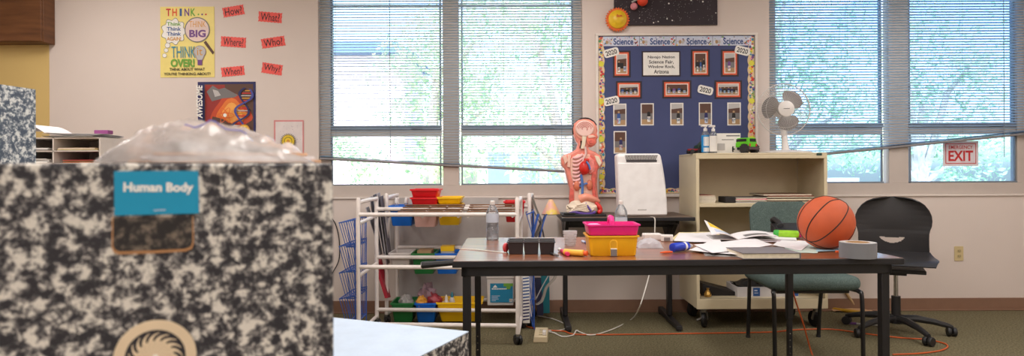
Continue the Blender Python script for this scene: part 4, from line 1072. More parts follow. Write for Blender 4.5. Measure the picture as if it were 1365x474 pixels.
# ================================================================ BOOKCASE ON CASTERS
ZB = 4.42; sc = ZB / FOC
kx = lambda x: (x - 928.0) * sc
bcx = (928 - CX) * sc
top_z = P(1015, 203.5, ZB).z; bot_z = P(1015, 411, ZB).z
bk = thing('bookcase', 'cream metal bookcase on casters with one shelf, carrying the white fan', 'bookcase', (bcx, ZB, 0))
W_ = 175 * sc; Dp = .47; th = .022; lipz = top_z - .040
b = B(); b.bx(0, W_, 0, Dp, top_z - .012, top_z, cream); b.bx(0, W_, 0, .02, lipz, top_z - .012, cream); b.obj('top_panel', bk, bev=.003)
for xa, xb in ((0, th), (W_ - th, W_)):
    b = B(); b.bx(xa, xb, 0, .014, bot_z, lipz, cream); m = .004
    xs = (xa, xa + m) if xa == 0 else (xb - m, xb)
    b.bx(xs[0], xs[1], .014, Dp, bot_z, top_z - .0125, cream); b.obj('side_panel', bk, bev=.002)
B().bx(.005, W_ - .005, Dp - .005, Dp - .001, bot_z, top_z - .0125, cream).obj('back_panel', bk)
sz = P(1015, 270.5, ZB).z
b = B(); b.bx(th, W_ - th, .004, Dp - .006, sz - .004, sz, cream); b.bx(th, W_ - th, .002, .012, sz - .026, sz - .004, cream); b.obj('shelf', bk, bev=.002)
dz = P(1015, 398, ZB).z
b = B(); b.bx(th, W_ - th, .004, Dp - .006, dz - .006, dz, cream); b.bx(.0005, W_ - .0005, -.001, .02, bot_z - .002, dz, cream); b.bx(.01, W_ - .01, .02, Dp - .01, bot_z, bot_z + .01, cream); b.obj('bottom_deck', bk, bev=.002)
B().bx(kx(1088.5), kx(1095.5), -.0022, -.0004, top_z - .020, top_z - .003, M('badge_green', (40, 70, 62), .4)).obj('maker_badge', bk)
galv = M('galvanised', (150, 146, 140), .35, .8)
def caster(x, y, h, parent, r=.05, brake=False, rot=.3):
    b = B(); b.bx(x - .035, x + .035, y - .03, y + .03, h - .008, h, galv); b.cyl((x, y, h - .03), (x, y, h - .008), .022, galv, n=12)
    ca, sa = math.cos(rot), math.sin(rot); ox, oy = x + sa * .02, y + ca * .02
    for s_ in (-1, 1):
        p = Vector((x + s_ * ca * .02, y - s_ * sa * .02, 0)); q_ = Vector((ox + s_ * ca * .02, oy - s_ * sa * .02, 0))
        b.tube([(p.x, p.y, h - .028), (q_.x, q_.y, r)], .009, galv, 6)
    if brake: b.tube([(ox, oy - .01, r + .02), (ox - .05, oy - .05, r + .012), (ox - .07, oy - .055, r + .005)], .008, galv, 6)
    cs = b.obj('caster', parent)
    d = Vector((ca, -sa, 0))
    b = B(); c0_ = Vector((ox, oy, r)) - d * .014
    b.lathe([(r * .3, 0), (r * .9, .0), (r, .004), (r, .024), (r * .9, .028), (r * .3, .028)], c0_, black_plastic, 24, d); b.obj('wheel', cs)
    B().cyl(c0_ - d * .008, c0_ + d * .036, .008, galv, n=10).obj('axle', cs)
for x, y, br_, ro in ((.06, .045, True, .5), (W_ - .06, .045, False, -.25), (.07, Dp - .06, False, .9), (W_ - .07, Dp - .06, False, .2)):
    caster(x, y, bot_z - .0005, bk, min(.056, bot_z * .44), br_, ro)

def stack(name, label, cat, loc, w, d, n, th, mats, jitter=.004, rz=0.0, group=None, shelf=None, seed=1):
    """each sheet bundle or magazine of a pile is its own thing"""
    rr = random.Random(seed); z = loc[2] + .0005
    for k in range(n):
        t_ = th[k % len(th)] if isinstance(th, (list, tuple)) else th
        b = B(); ww, dd = w * rr.uniform(.94, 1), d * rr.uniform(.94, 1)
        m = mats[k % len(mats)]
        b.bx(-ww / 2, ww / 2, 0, dd, 0, t_ - .0004, pages if t_ > .006 else m); b.bx(-ww / 2 - .001, ww / 2 + .001, -.001, dd, t_ - .0012, t_ - .0003, m); b.bx(-ww / 2 - .001, ww / 2 + .001, -.001, dd, 0, .0008, m)
        o = b.obj(name); o.location = (loc[0] + rr.uniform(-jitter, jitter), loc[1] + rr.uniform(0, jitter), z); o.rotation_euler.z = rz + rr.uniform(-.02, .02)
        tag(o, label[k] if isinstance(label, (list, tuple)) else label, cat, group); z += t_
SX = lambda x, dy=.05: (x - CX) / FOC * (ZB + dy)
stack('booklet', 'pale booklet in the stack at the left of the bookcase shelf', 'booklet', (SX(942), ZB + .05, sz), .125, .25, 6, [.008, .01, .009], [k_lightgrey, k_white, k_lightgrey, k_white, k_white, M('booklet_red', (170, 90, 80), .6)], group='pale booklets at the left of the shelf', seed=3)
o = B().box((0, .08, .021), (.075, .16, .042), k_black).obj('black_case', bev=.006); o.location = (SX(973), ZB + .04, sz + .0005); tag(o, 'small black case on the shelf left of the magazines', 'case')
stack('magazine', 'magazine in the low pile in the middle of the bookcase shelf', 'magazine', (SX(1000), ZB + .04, sz), .22, .26, 5, [.006, .009, .007], [k_lightgrey, k_purple, k_white, k_pink, k_grey], .012, group='magazines in the middle of the shelf', seed=4)
stack('folder', 'brown or dark folder in the wide pile at the right of the bookcase shelf', 'folder', (SX(1053), ZB + .06, sz), .34, .28, 7, [.009, .006, .012, .006], [k_grey, k_brown, k_tan, k_black, k_brown, M('folder_rust', (140, 66, 44), .4), M('folder_brown', (112, 64, 46), .4)], .015, group='folders at the right of the shelf', seed=5)
# lower compartment
bw_ = M('carton_white', (214, 210, 212), .6); bblue = M('carton_blue', (40, 84, 150), .5)
cx0 = SX(981, .09); cx1 = SX(1062, .09)
ca = thing('carton', 'low white carton with blue corner panels on the bottom deck of the bookcase', 'carton', (cx0, ZB + .07, dz + .0005))
b = B(); w = cx1 - cx0
for (xa, xb, ya, yb2, za, zb) in ((0, w, 0, .004, 0, .07), (0, w, .236, .24, 0, .07), (0, .004, .004, .236, 0, .07), (w - .004, w, .004, .236, 0, .07), (.004, w - .004, .004, .236, 0, .004)): b.bx(xa, xb, ya, yb2, za, zb, bw_)
b.obj('carton_walls', ca)
b = B()
for x in (.11, w - .05): b.bx(x, x + .048, -.0012, -.0002, .006, .064, bblue); b.bx(x + .008, x + .03, -.0016, -.0012, .04, .05, k_paleblue); b.bx(x + .008, x + .036, -.0016, -.0012, .025, .03, k_paleblue)
b.obj('printed_panel', ca)
b = B(); b.grid(lambda u, v: (.02 + u * (w - .04), .015 + v * .21, .075 + .035 * math.sin(math.pi * u) * math.sin(math.pi * v) + .02 * noise.noise(Vector((u * 7, v * 5, 1)))), 22, 14, black_plastic); b.bx(.02, w - .02, .02, .2, .01, .06, black_plastic)
o = b.obj('black_bag', ang=60); o.location = ca.location + Vector((0, 0, .001)); tag(o, 'crumpled black plastic bag lying in the low white carton', 'bag')
b = B(); b.hexa([(0, 0, 0), (.30, 0, 0), (.30, .2, 0), (0, .2, 0)], [(0, .0, .085), (.29, 0, .012), (.29, .2, .012), (0, .2, .085)], k_black); o = b.obj('black_tray', bev=.004); o.location = (SX(936, .12), ZB + .12, dz + .0005)
tag(o, 'black sloping tray at the left of the bookcase bottom deck', 'tray')
br_m = M('brass', (190, 150, 80), .3, .8)
b = B(); b.lathe([(.004, 0), (.022, .004), (.026, .02), (.016, .04), (.008, .05), (.012, .062), (.001, .064)], (0, 0, 0), br_m, 18); o = b.obj('brass_bell'); o.location = (SX(943, .07), ZB + .075, dz + .0005); tag(o, 'small brass bell in front of the black sloping tray', 'bell')

# ---- on top of the bookcase
TZ = top_z + .0005
def TP(x, dy): return Vector(((x - CX) / FOC * (ZB + dy), ZB + dy, TZ))
def sanitizer(label, loc, h, w, pump, lab):
    o = thing('sanitizer_bottle', label, 'bottle', loc)
    b = B(); b.lathe([(w * .46, 0), (w * .5, .006), (w * .5, h * .62), (w * .42, h * .72), (w * .2, h * .79), (w * .2, h * .82)], (0, 0, 0), pet, 22); b.obj('bottle_body', o)
    b = B()
    if lab:
        b.lathe([(w * .507, h * .04), (w * .507, h * .64)], (0, 0, 0), M('label_blue', (36, 140, 206), .4), 22, cap=False)
        b.add([(w * .52 * math.sin(a), -w * .52 * math.cos(a), z) for a in (-.7, -.2, .3, .7) for z in (h * .26, h * .58)], [(0, 2, 3, 1), (2, 4, 5, 3), (4, 6, 7, 5)], k_white)
        b.add([(w * .52 * math.sin(a), -w * .52 * math.cos(a), z) for a in (-.7, -.2, .3, .7) for z in (h * .06, h * .2)], [(0, 2, 3, 1), (2, 4, 5, 3), (4, 6, 7, 5)], k_white)
    else: b.lathe([(w * .507, h * .06), (w * .507, h * .62)], (0, 0, 0), k_white, 22, cap=False)
    b.obj('label', o)
    b = B()
    b.lathe([(w * .24, h * .79), (w * .24, h * .88), (w * .12, h * .89), (w * .1, h * .95)], (0, 0, 0), white_plastic, 16)
    if pump: b.tube([(-.02, 0, h * .97), (.012, 0, h * .97)], .008, white_plastic, 8); b.tube([(-.02, 0, h * .972), (-.032, 0, h * .95)], .005, white_plastic, 8)
    b.obj('pump' if pump else 'cap', o)
sanitizer('blue and white labelled sanitizer bottle on the bookcase', TP(940.5, .09), .2, .056, True, True)
sanitizer('clear sanitizer bottle with white label next to the blue labelled one on the bookcase', TP(951, .06), .195, .052, True, False)
f = flat('notice_sheet', 954, 175.5, 987, 202.5, ZB + .16, .002); f.back(k_white)
f.put(rect(968, 178, 986, 179.6), k_grey); f.put(rect(962, 183.5, 978, 184.5), k_grey)
for k in range(5): f.put(rect(957, 189 + 2 * k, 966, 189.8 + 2 * k), k_lightgrey)
f.put(rect(956, 189, 966, 198), k_lightgrey)
o = f.done('white notice sheet standing behind the green toy truck on the bookcase', 'sheet'); o.location.z = TZ + f.h / 2
tire = M('toy_tire', (44, 42, 44), .7)
def truck(label, loc, rz, body_m, scale, full):
    o = thing('toy_truck', label, 'toy truck', loc, rz); k = scale
    for x, y in ((-.05, -.04), (.05, -.04), (-.05, .04), (.05, .04)):
        b = B(); d = Vector((0, 1, 0)); r = .026 * k
        b.lathe([(r * .4, 0), (r * .9, 0), (r, .004 * k), (r, .026 * k), (r * .9, .03 * k), (r * .4, .03 * k)], (x * k, (y - .015) * k, r), tire, 16, d)
        for q_ in range(12):
            a = 2 * math.pi * q_ / 12; b.box((x * k + r * math.cos(a), y * k, r + r * math.sin(a)), (.007 * k, .028 * k, .005 * k), tire, (0, -a + math.pi / 2, 0))
        b.obj('wheel', o)
    b = B(); b.bx(-.07 * k, .07 * k, -.03 * k, .03 * k, .022 * k, .034 * k, black_plastic); b.obj('chassis', o)
    b = B(); b.bx(-.075 * k, .075 * k, -.036 * k, .036 * k, .036 * k, .062 * k, body_m)
    if full: b.hexa([(-.06 * k, -.034 * k, .062 * k), (.075 * k, -.034 * k, .062 * k), (.075 * k, .034 * k, .062 * k), (-.06 * k, .034 * k, .062 * k)], [(-.035 * k, -.028 * k, .09 * k), (.07 * k, -.028 * k, .09 * k), (.07 * k, .028 * k, .09 * k), (-.035 * k, .028 * k, .09 * k)], body_m)
    b.obj('truck_body', o, bev=.003)
    if full:
        b = B(); b.bx(-.02 * k, .055 * k, -.0325 * k, -.0335 * k, .068 * k, .084 * k, k_black); b.bx(.0735 * k, .0762 * k, -.024 * k, .024 * k, .067 * k, .084 * k, k_black); b.obj('windows', o)
        b = B(); b.bx(.0752 * k, .077 * k, -.032 * k, -.022 * k, .04 * k, .055 * k, k_red); b.bx(.0752 * k, .077 * k, .022 * k, .032 * k, .04 * k, .055 * k, k_red); b.obj('tail_lights', o)
        B().bx(.07 * k, .084 * k, -.04 * k, .04 * k, .02 * k, .036 * k, M('toy_bumper', (84, 66, 70), .6)).obj('bumper', o, bev=.002)
truck('lime green toy monster truck with big black tyres on the bookcase', TP(990, .16) + Vector((0, 0, 0)), R(-60), M('toy_green', (104, 206, 36), .35), 1.22, True)
truck('dark red toy vehicle at the left end of the bookcase top', TP(925, .12), R(20), M('toy_red', (150, 40, 46), .4), .55, False)
truck('dark toy truck half hidden behind the sanitizer bottles', TP(941, .21), R(10), M('toy_dark', (44, 66, 52), .4), 1.0, True)

# ---- fan
fz = ZB + .24; fs = fz / FOC
fc = P(1044.5, 146, fz)
fn_ = thing('desk_fan', 'white round desk fan with grey blades on the bookcase', 'fan', (P(1047, 197, fz).x, fz, TZ))
fw = M('fan_white', (228, 222, 218), .35); fwire = M('fan_wire', (222, 218, 216), .35); fgrey = M("fan_blade", (126, 119, 118), .4)
o0 = fn_.location
b = B(); bl = .34 * .5
b.lathe([(33 * fs, 0), (34 * fs, .006), (31 * fs, .014), (17 * fs, .024), (6 * fs, .03), (5 * fs, .03)], (0, 0, 0), fw, 32); b.obj('base', fn_)
b = B()
for k in range(3): b.box((.005 + .016 * k, -17 * fs, .0245), (.008, .006, .006), k_navy if k else k_grey)
b.obj('speed_buttons', fn_)
B().tube([(0, 0, .02), (-.002, .005, .09), (fc.x - o0.x, .02, fc.z - o0.z - .06)], [.028, .021, .024], fw, 14).obj('stem', fn_)
hc = fc - o0
yaw = R(6); ax = Vector((-math.sin(yaw) * .6, -1, .03)).normalized()
qf = Vector((0, -1, 0)).rotation_difference(ax).to_matrix().to_4x4()
Tm = Matrix.Translation(hc) @ qf
b = B(); b.lathe([(.01, 0), (.045, .0), (.055, -.03), (.05, -.075), (.03, -.1), (.001, -.105)], (hc.x, hc.y + .02, hc.z), fw, 24, (0, -1, 0)); b.obj('motor_housing', fn_)
def cage(front):
    b = B(); b.T = Tm; r = 34.2 * fs; n = 72; sgn = -1 if front else 1
    for k in range(n):
        a = 2 * math.pi * k / n; tw = .22
        pts = []
        for q_ in range(6):
            u = q_ / 5; rad = (9 * fs if front else 6 * fs) + (r - 8 * fs) * u; aa = a + tw * (1 - u) * (1 if front else -1)
            dep = sgn * (.052 * (1 - u ** 2.6) + .004)
            pts.append((rad * math.cos(aa), dep, rad * math.sin(aa)))
        b.tube(pts, .0012, fwire, 3)
    for rad, dep, wr in ((r, .004, .0032), (r * .72, .03, .0011), (10 * fs, .054, .002)):
        b.tube([(rad * math.cos(2 * math.pi * k / 56), sgn * dep, rad * math.sin(2 * math.pi * k / 56)) for k in range(56)], wr, fwire if rad != r else fw, 6, True)
    return b
cage(False).obj('rear_grille', fn_); fg = cage(True).obj('front_grille', fn_)
b = B(); b.T = Tm; b.lathe([(10.2 * fs, .052), (10.4 * fs, .058), (9 * fs, .062), (.001, .064)], (0, 0, 0), fw, 28, (0, -1, 0)); b.bx(-.022, .022, -.0655, -.0645, -.0022, .0022, k_grey); b.obj('hub_badge', fg)
bh = B(); bh.T = Tm; bh.lathe([(8 * fs, -.02), (8 * fs, .03), (.001, .034)], (0, 0, 0), fgrey, 20, (0, -1, 0)); hub = bh.obj('blade_hub', fn_)
for a0 in (42, 162, 282):
    b = B(); b.T = Tm
    def bl_(u, v, a0=a0):
        rad = (7 + 21.5 * u) * fs; half = R(18 + 26 * math.sin(math.pi * (.12 + .70 * u)))
        a = R(a0) + half * (2 * v - 1) + R(10) * u
        rr_ = rad * (1 - .10 * (2 * v - 1) ** 2 * u)
        return (rr_ * math.cos(a), .012 * (2 * v - 1), rr_ * math.sin(a))
    b.shell(bl_, 12, 12, .002, fgrey); b.obj('blade', fn_, ang=60)

# ================================================================ GREEN CHAIR
gf = ramp_mat('green_fabric', [(.35, (66, 80, 78)), (.6, (104, 120, 116)), (.75, (130, 144, 138))], 320, .9, 3, bump=.3, spec=.1)
Zg = 4.2; Xa = (995 - CX) / FOC * Zg; Xb = (1091 - CX) / FOC * Zg; gw = Xb - Xa
gc = thing('office_chair', 'green fabric visitor chair with black tube legs behind the work table', 'chair', ((Xa + Xb) / 2, Zg, 0), 0)
B().box((0, 0, 0), (.53, .5, .085), gf).obj('seat', gc, bev=.04, seg=5, loc=(.005, -.23, .430), ang=60)
def cb_(u, v):
    x = (u - .5) * .435; z = v * .33
    return (x, .045 * (2 * u - 1) ** 2 * -1 + .0 + .05 * v, z)
pts = []
b = B()
def outline(u):  # rounded back
    return u
nb = 20; ring_f = []; 
for sgn, off in ((-1, -.03), (1, .03)):
    pass
def bk_(u, v):
    a = (u - .5) * 2; h0 = -.02; h1 = .345
    z = h0 + (h1 - h0) * v
    wv = .208 * (1 - max(0, (abs(v - .5) * 2 - .55) / .45) ** 3 * .3)
    return (a * wv, -.03 * (a * a) * -1 + .06 * v, z)
b.shell(bk_, 22, 18, .055, gf); b.obj('backrest', gc, bev=0.02, seg=4, loc=(.01, -.025, .545), ang=60)
chair_tube = M('chair_tube', (30, 29, 31), .3)
for s_ in (-1, 1):
    x = s_ * gw / 2
    b = B(); b.tube(spline([(x * .98, 0, .0), (x * .98, -.02, .2), (x, -.05, .4), (x * 1.0, -.06, .43)], 4), .0125, chair_tube, 10); lgx = b.obj('leg', gc)
    B().lathe([(.015, 0), (.015, .012), (.012, .02)], (x * .98, 0, 0), black_plastic, 10).obj('foot_cap', lgx)
    b = B(); b.tube(spline([(x * 1.08, -.5, .0), (x * 1.08, -.49, .34), (x * 1.06, -.465, .385), (x * .95, -.4, .393), (x * .9, -.1, .393)], 6), .0125, chair_tube, 10); lgx = b.obj('leg', gc)
    B().lathe([(.015, 0), (.015, .012), (.012, .02)], (x * 1.08, -.5, 0), black_plastic, 10).obj('foot_cap', lgx)
    b = B(); b.tube(spline([(x * .8, -.2, .375), (x * .8, .03, .42), (x * .72, .085, .56), (x * .66, .11, .75)], 5), .011, chair_tube, 8); b.obj('back_support', gc)
b = B(); b.tube([(-gw * .45, -.42, .378), (gw * .45, -.42, .378)], .011, chair_tube, 8); b.obj('seat_bar', gc); B().tube([(-gw * .45, -.1, .378), (gw * .45, -.1, .378)], .011, chair_tube, 8).obj('seat_bar', gc)

# ================================================================ BLACK SWIVEL CHAIR
Zs = 4.38; ss = Zs / FOC
sw = thing('swivel_chair', 'black plastic shell swivel chair with smile shaped slot, right of the work table', 'chair', ((1192 - CX) * ss, Zs, 0), R(-27))
shell_m = M('shell_black', (44, 42, 44), .42, var=.03)
X0s = 1196
Ls = lambda x, y: ((x - X0s) * ss * .88, H - (y - 232.5) * ss)
# back and seat as one bent thick sheet built in strips of varying width, with a slot through it
rows = [(267.2, 7), (267.8, 16), (269.5, 26), (273, 35), (278, 42), (285, 47.5), (292, 50.5), (299, 51.3), (306, 50.5), (311, 48.5), (316, 47.2), (321, 47), (326, 47), (331, 47), (336, 47.2), (342, 47.5)]
cxm = 1194.5
def slot_in(x, y):
    u = (x - 1194) / 17.0
    if abs(u) > 1: return False
    cy_ = 326.5 - 4.2 * u * u
    return abs(y - cy_) < 3.6 * (1 - u ** 6) * (1 - .25 * abs(u))
NU = 65; V = []
ys = []; 
for i in range(len(rows) - 1):
    for k in range(6): ys.append((rows[i][0] + (rows[i + 1][0] - rows[i][0]) * k / 6, rows[i][1] + (rows[i + 1][1] - rows[i][1]) * k / 6))
ys.append(rows[-1])
grid = []
for (y, hw) in ys:
    r_ = []
    for i in range(NU):
        a = 2 * i / (NU - 1) - 1; x = cxm + a * hw
        px_, pz_ = Ls(x, y); v = (y - 267) / 75
        dep = .12 - .02 * math.sin(v * math.pi) - .055 * a * a - .05 * max(0, v - .6)
        r_.append((px_, dep, pz_, x, y))
    grid.append(r_)
# seat rows: roll forward from the back's foot and out to the front lip
last = grid[-1]
zl = last[0][2]
for k in range(1, 19):
    u = k / 18; r_ = []
    hw = (47.5 + 4.5 * min(1, u * 1.6)) * (1 - .12 * max(0, u - .8) / .2)
    for i in range(NU):
        a = 2 * i / (NU - 1) - 1
        px_ = (cxm + a * hw - X0s) * ss * .88
        dep = .10 - .46 * (u ** 1.0)
        z_ = zl - .014 * math.sin(min(1, u * 2.2) * math.pi / 2) - .006 * math.sin(u * math.pi) + .010 * a * a * (1 - u) - .03 * max(0, u - .78) / .22 * (max(0, u - .78) / .22)
        dep2 = dep + (last[i][1] - .10) * (1 - u) ** 2
        r_.append((px_, dep2, z_, 0, 999))
    grid.append(r_)
b = B(); vs = []; n_r = len(grid); th_ = .007
flatg = [[Vector(p[:3]) for p in r_] for r_ in grid]
nr = []
for j in range(n_r):
    for i in range(NU):
        a = flatg[j][min(i + 1, NU - 1)] - flatg[j][max(i - 1, 0)]; c_ = flatg[min(j + 1, n_r - 1)][i] - flatg[max(j - 1, 0)][i]
        nr.append(a.cross(c_).normalized())
vs = [p for r_ in flatg for p in r_]; o_ = len(vs); vs = vs + [p - nr[k] * th_ for k, p in enumerate(vs)]
cells = set()
for j in range(n_r - 1):
    for i in range(NU - 1):
        xm = sum(grid[jj][ii][3] for jj in (j, j + 1) for ii in (i, i + 1)) / 4; ym = sum(grid[jj][ii][4] for jj in (j, j + 1) for ii in (i, i + 1)) / 4
        if grid[j + 1][i][4] < 900 and slot_in(xm, ym): continue
        cells.add((j, i))
fs_ = []; ix = lambda j, i: j * NU + i
for (j, i) in cells:
    q_ = (ix(j, i), ix(j + 1, i), ix(j + 1, i + 1), ix(j, i + 1)); fs_.append(q_); fs_.append(tuple(o_ + k for k in reversed(q_)))
    for (dj, di, a, c_) in ((-1, 0, ix(j, i), ix(j, i + 1)), (1, 0, ix(j + 1, i + 1), ix(j + 1, i)), (0, -1, ix(j + 1, i), ix(j, i)), (0, 1, ix(j, i + 1), ix(j + 1, i + 1))):
        if (j + dj, i + di) not in cells: fs_.append((a, c_, c_ + o_, a + o_))
b.add(vs, fs_, shell_m); b.obj('shell', sw, ang=50)
mz = zl - .075
b = B(); b.bx(-.16, .16, -.26, .0, mz - .028, mz - .004, black_plastic); b.bx(-.06, .06, -.16, -.02, mz - .055, mz - .028, black_plastic); b.tube([(.05, -.1, mz - .04), (-.17, -.12, mz - .04), (-.24, -.12, mz - .03)], .008, black_plastic, 8); b.obj('seat_mechanism', sw, bev=.004)
b = B(); b.cyl((0, -.1, .24), (0, -.1, mz - .05), .014, chrome, n=16); b.cyl((0, -.1, .10), (0, -.1, .25), .028, black_plastic, n=16); b.obj('gas_column', sw)
b = B(); b.lathe([(.045, .07), (.05, .08), (.045, .115), (.03, .12)], (0, -.1, 0), black_plastic, 20)
angs = (7, 79, 151, 223, 295)
for a in angs:
    ca_, sa_ = math.cos(R(a + 4)), math.sin(R(a + 4))
    b.tube([(ca_ * r, -.1 + sa_ * r, z) for r, z in ((.03, .10), (.12, .105), (.22, .09), (.30, .07), (.325, .062))], [.026, .024, .02, .017, .014], black_plastic, 10)
base_ = b.obj('star_base', sw)
for a in angs:
    ca_, sa_ = math.cos(R(a + 4)), math.sin(R(a + 4)); p = Vector((ca_ * .325, -.1 + sa_ * .325, 0)); d = Vector((math.cos(R(a * 1.7)), math.sin(R(a * 1.7)), 0))
    b = B()
    for s_ in (-1, 1): b.lathe([(.012, -.011), (.027, -.011), (.03, -.006), (.03, .006), (.027, .011), (.012, .011)], p + d * .016 * s_ + Vector((0, 0, .0305)), black_plastic, 18, d)
    b.cyl(p - d * .02 + Vector((0, 0, .03)), p + d * .02 + Vector((0, 0, .03)), .008, black_plastic, n=8); b.cyl(p + Vector((0, 0, .03)), p + Vector((0, 0, .07)), .011, black_plastic, n=10); b.obj('caster', base_)

# ================================================================ STORAGE CARTS
def cart(label, FL, FR, depth, zs, zs_back, posttop, bend):
    d = (FR - FL); w = d.length; rz = math.atan2(d.y, d.x)
    o = thing('storage_cart', label, 'cart', (FL.x, FL.y, 0), rz); r = .0138
    for x in (0, w):
        b = B(); b.tube(spline([(x, 0, .07), (x, 0, posttop - .05), (x, .02, posttop - .012), (x, .06, posttop), (x, depth - .03, posttop + .005), (x, depth - .004, posttop - .015), (x, depth, posttop - .05), (x, depth, .07)], 5), r, white_paint, 10)
        for z, z2 in zip(zs, zs_back): b.tube([(x, 0, z - .06), (x, depth, z2 - .045)], r * .9, white_paint, 8)
        en = b.obj('end_frame', o)
        for y in (0, depth):
            b = B(); b.cyl((x, y, .05), (x, y, .075), .013, galv, n=10)
            for s_ in (-1, 1): b.lathe([(.012, -.009), (.028, -.009), (.031, -.004), (.031, .005), (.027, .009), (.012, .009)], (x + s_ * .012, y + .012, .0312), black_plastic, 18, (1, .5, 0))
            b.ball((x, y + .006, .045), .022, black_plastic, n=12); b.obj('caster', en)
    for z in zs if bend else []: B().tube([(0, 0, z), (w, 0, z)], r, white_paint, 10).obj('front_rail', o)
    for z in zs_back: B().tube([(0, depth, z), (w, depth, z)], r, white_paint, 10).obj('back_rail', o)
    return o, w
FL = P(478, 400, 4.1); FR = P(690, 400, 4.04)
zf = (.826, .490, .122)
cart1, cw1 = cart('white tube storage cart nearest the work table, with slatted racks on top', FL, FR, .42, zf, (.838, .497, .126), .905, True)
FL2 = P(515.5, 400, 4.62); FR2 = P(706.3, 400, 4.53)
z2 = (.835, .522, .125)
cart2, cw2 = cart('white tube storage cart by the wall, holding the coloured bins', FL2, FR2, .29, z2, z2, .915, False)

# slatted racks lying on cart 1
slat_w = M('slat_wood', (122, 84, 58), .6, var=.15, scale=10)
def rack(label, xa, xb, n, cross):
    A = P(xa, 285, 4.08).x; Bx = P(xb, 285, 4.08).x; y0 = 4.105; y1 = y0 + .42
    o = thing('slatted_rack', label, 'rack', (A, y0, .806)); w = Bx - A
    b = B()
    for u in cross: b.tube([(w * u, 0, .003), (w * u, .43, .05)], .0085, white_paint, 8)
    b.obj('cross_rail', o)
    for k in range(n):
        y = .01 + k * .37 / (n - 1)
        B().bx(0, w, y, y + .036, .0125 + y * .11, .0215 + y * .11, slat_w).obj('slat', o, bev=.002)
rack('wooden slatted rack with white cross rails on the white cart, by the yellow bins', 525, 613, 5, (.42, .70, .97))
rack('wooden slatted rack on the white cart, above the red bin at its right end', 620, 688, 5, (.05, .45, .93))

red = M('bin_red', (224, 32, 40), .38); yellow = M('bin_yellow', (250, 200, 20), .38); green = M('bin_green', (36, 122, 62), .4); blue = M('bin_blue', (16, 108, 214), .38)
pinkish = M('bin_clear_pink', (232, 184, 176), .4); wbin = M('bin_white', (218, 210, 206), .4)
def bin_(label, xa, xb, yrim, h, m, Zf=4.512, d=.26, taper=.82, group='bins hanging on the white carts', name='storage_bin'):
    z = P((xa + xb) / 2, yrim, Zf).z
    s_ = Zf / FOC; w = (xb - xa) * s_ - .012
    o = B(); tub(o, w, d - .03, h, m, taper, rim=.008, rimh=.012)
    o = o.obj(name); o.location = ((xa + xb) / 2 * s_ - CX * s_, Zf + d / 2 - .005, z - h); return tag(o, label, 'bin', group)
b_blue = bin_('blue bin in the top row, left of the red stack', 517, 551, 274, .145, blue)
bin_('pale pink translucent bin under the two stacked red bins', 548, 583, 274.5, .15, pinkish)
zt = P(565, 274.5, 4.512).z
r1 = bin_('lower red bin of the stack over the pale pink bin', 546, 584, 264.5, .06, red, taper=.9); r2 = bin_('upper red bin of the stack over the pale pink bin', 546, 584.5, 254.5, .058, red, taper=.9)
r1.location.z = zt + .001; r2.location.z = zt + .0625
y1_ = bin_('lower yellow bin of the nested pair on the top row', 581, 615, 272, .15, yellow); y2_ = bin_('upper yellow bin of the nested pair on the top row', 581, 615, 262, .05, yellow, taper=.9); y2_.location.z = y1_.location.z + .151
bin_('red bin hanging at the right end of the top row', 671, 700, 268, .15, red)
bin_('white shallow bin at the left of the middle row', 517, 547, 337, .12, wbin)
b_green = bin_('green bin in the middle row, left of the blue one', 547, 580, 337.5, .15, green)
b_blue2 = bin_('blue bin in the middle row holding a yellow lidded box', 578, 611, 337.5, .15, blue)
g3 = bin_('green bin at the left of the bottom row', 519, 551, 404, .14, green); l3 = bin_('blue bin in the middle of the bottom row, stuffed with bags', 551, 581, 404, .14, blue); y3 = bin_('wide yellow bin in the bottom row with bottles in it', 580, 642, 403, .14, yellow)
# contents
def into(b, bn, dx, dy, dz, nm, lab, cat, **k):
    o = b.obj(nm, **k); o.location = bn.location + Vector((dx, dy, dz)); return tag(o, lab, cat)
b = B(); b.bx(-.045, .045, -.05, .05, 0, .15, k_lightgrey); b.bx(-.047, .047, -.052, .052, .15, .185, yellow); b.bx(-.03, .03, -.0515, -.0505, .05, .13, k_white)
into(b, b_blue2, .0, -.02, .009, 'lidded_box', 'white box with yellow lid standing in the middle row blue bin', 'box', bev=.004)
b = B(); b.bx(-.05, .05, -.08, .08, 0, .002, k_lightgrey); b.bx(-.05, .05, -.08, .08, .0, .155, k_tan)
into(b, b_green, 0, 0, .009, 'card_pack', 'grey pack of cards lying in the middle row green bin', 'pack', bev=.003)
def crumple(r, m, seed, sc_=(1, 1, 1), nzv=.6):
    b = B(); vs = []; c_ = Vector((seed * 3.1, 0, 0)); n = 22; h = 11
    for i in range(h + 1):
        t_ = math.pi * i / h
        for k in range(n):
            a = 2 * math.pi * k / n; d = Vector((math.sin(t_) * math.cos(a), math.sin(t_) * math.sin(a), math.cos(t_)))
            q_ = r * (1 + nzv * noise.noise(d * 2.2 + c_) + .25 * noise.noise(d * 6 + c_)); vs.append((d.x * q_ * sc_[0], d.y * q_ * sc_[1], d.z * q_ * sc_[2]))
    fs = [(i * n + k, (i + 1) * n + k, (i + 1) * n + (k + 1) % n, i * n + (k + 1) % n) for i in range(h) for k in range(n)]
    b.add(vs, fs, m); return b
film = clear_mat('film', (230, 226, 230), rough=.2, white=.5, whitecol=(214, 206, 208))
into(crumple(.075, k_lightgrey, 1, (.7, 1, .8)), g3, 0, 0, .11, 'wrapped_parcel', 'pale wrapped parcel in the bottom row green bin', 'parcel', ang=60)
into(crumple(.095, M('bag_mauve', (150, 120, 130), .4, var=.3, scale=30), 2, (.75, .9, 1.05)), l3, .0, 0, .14, 'plastic_bag', 'mauve crumpled plastic bag of supplies in the bottom row blue bin', 'bag', ang=60)
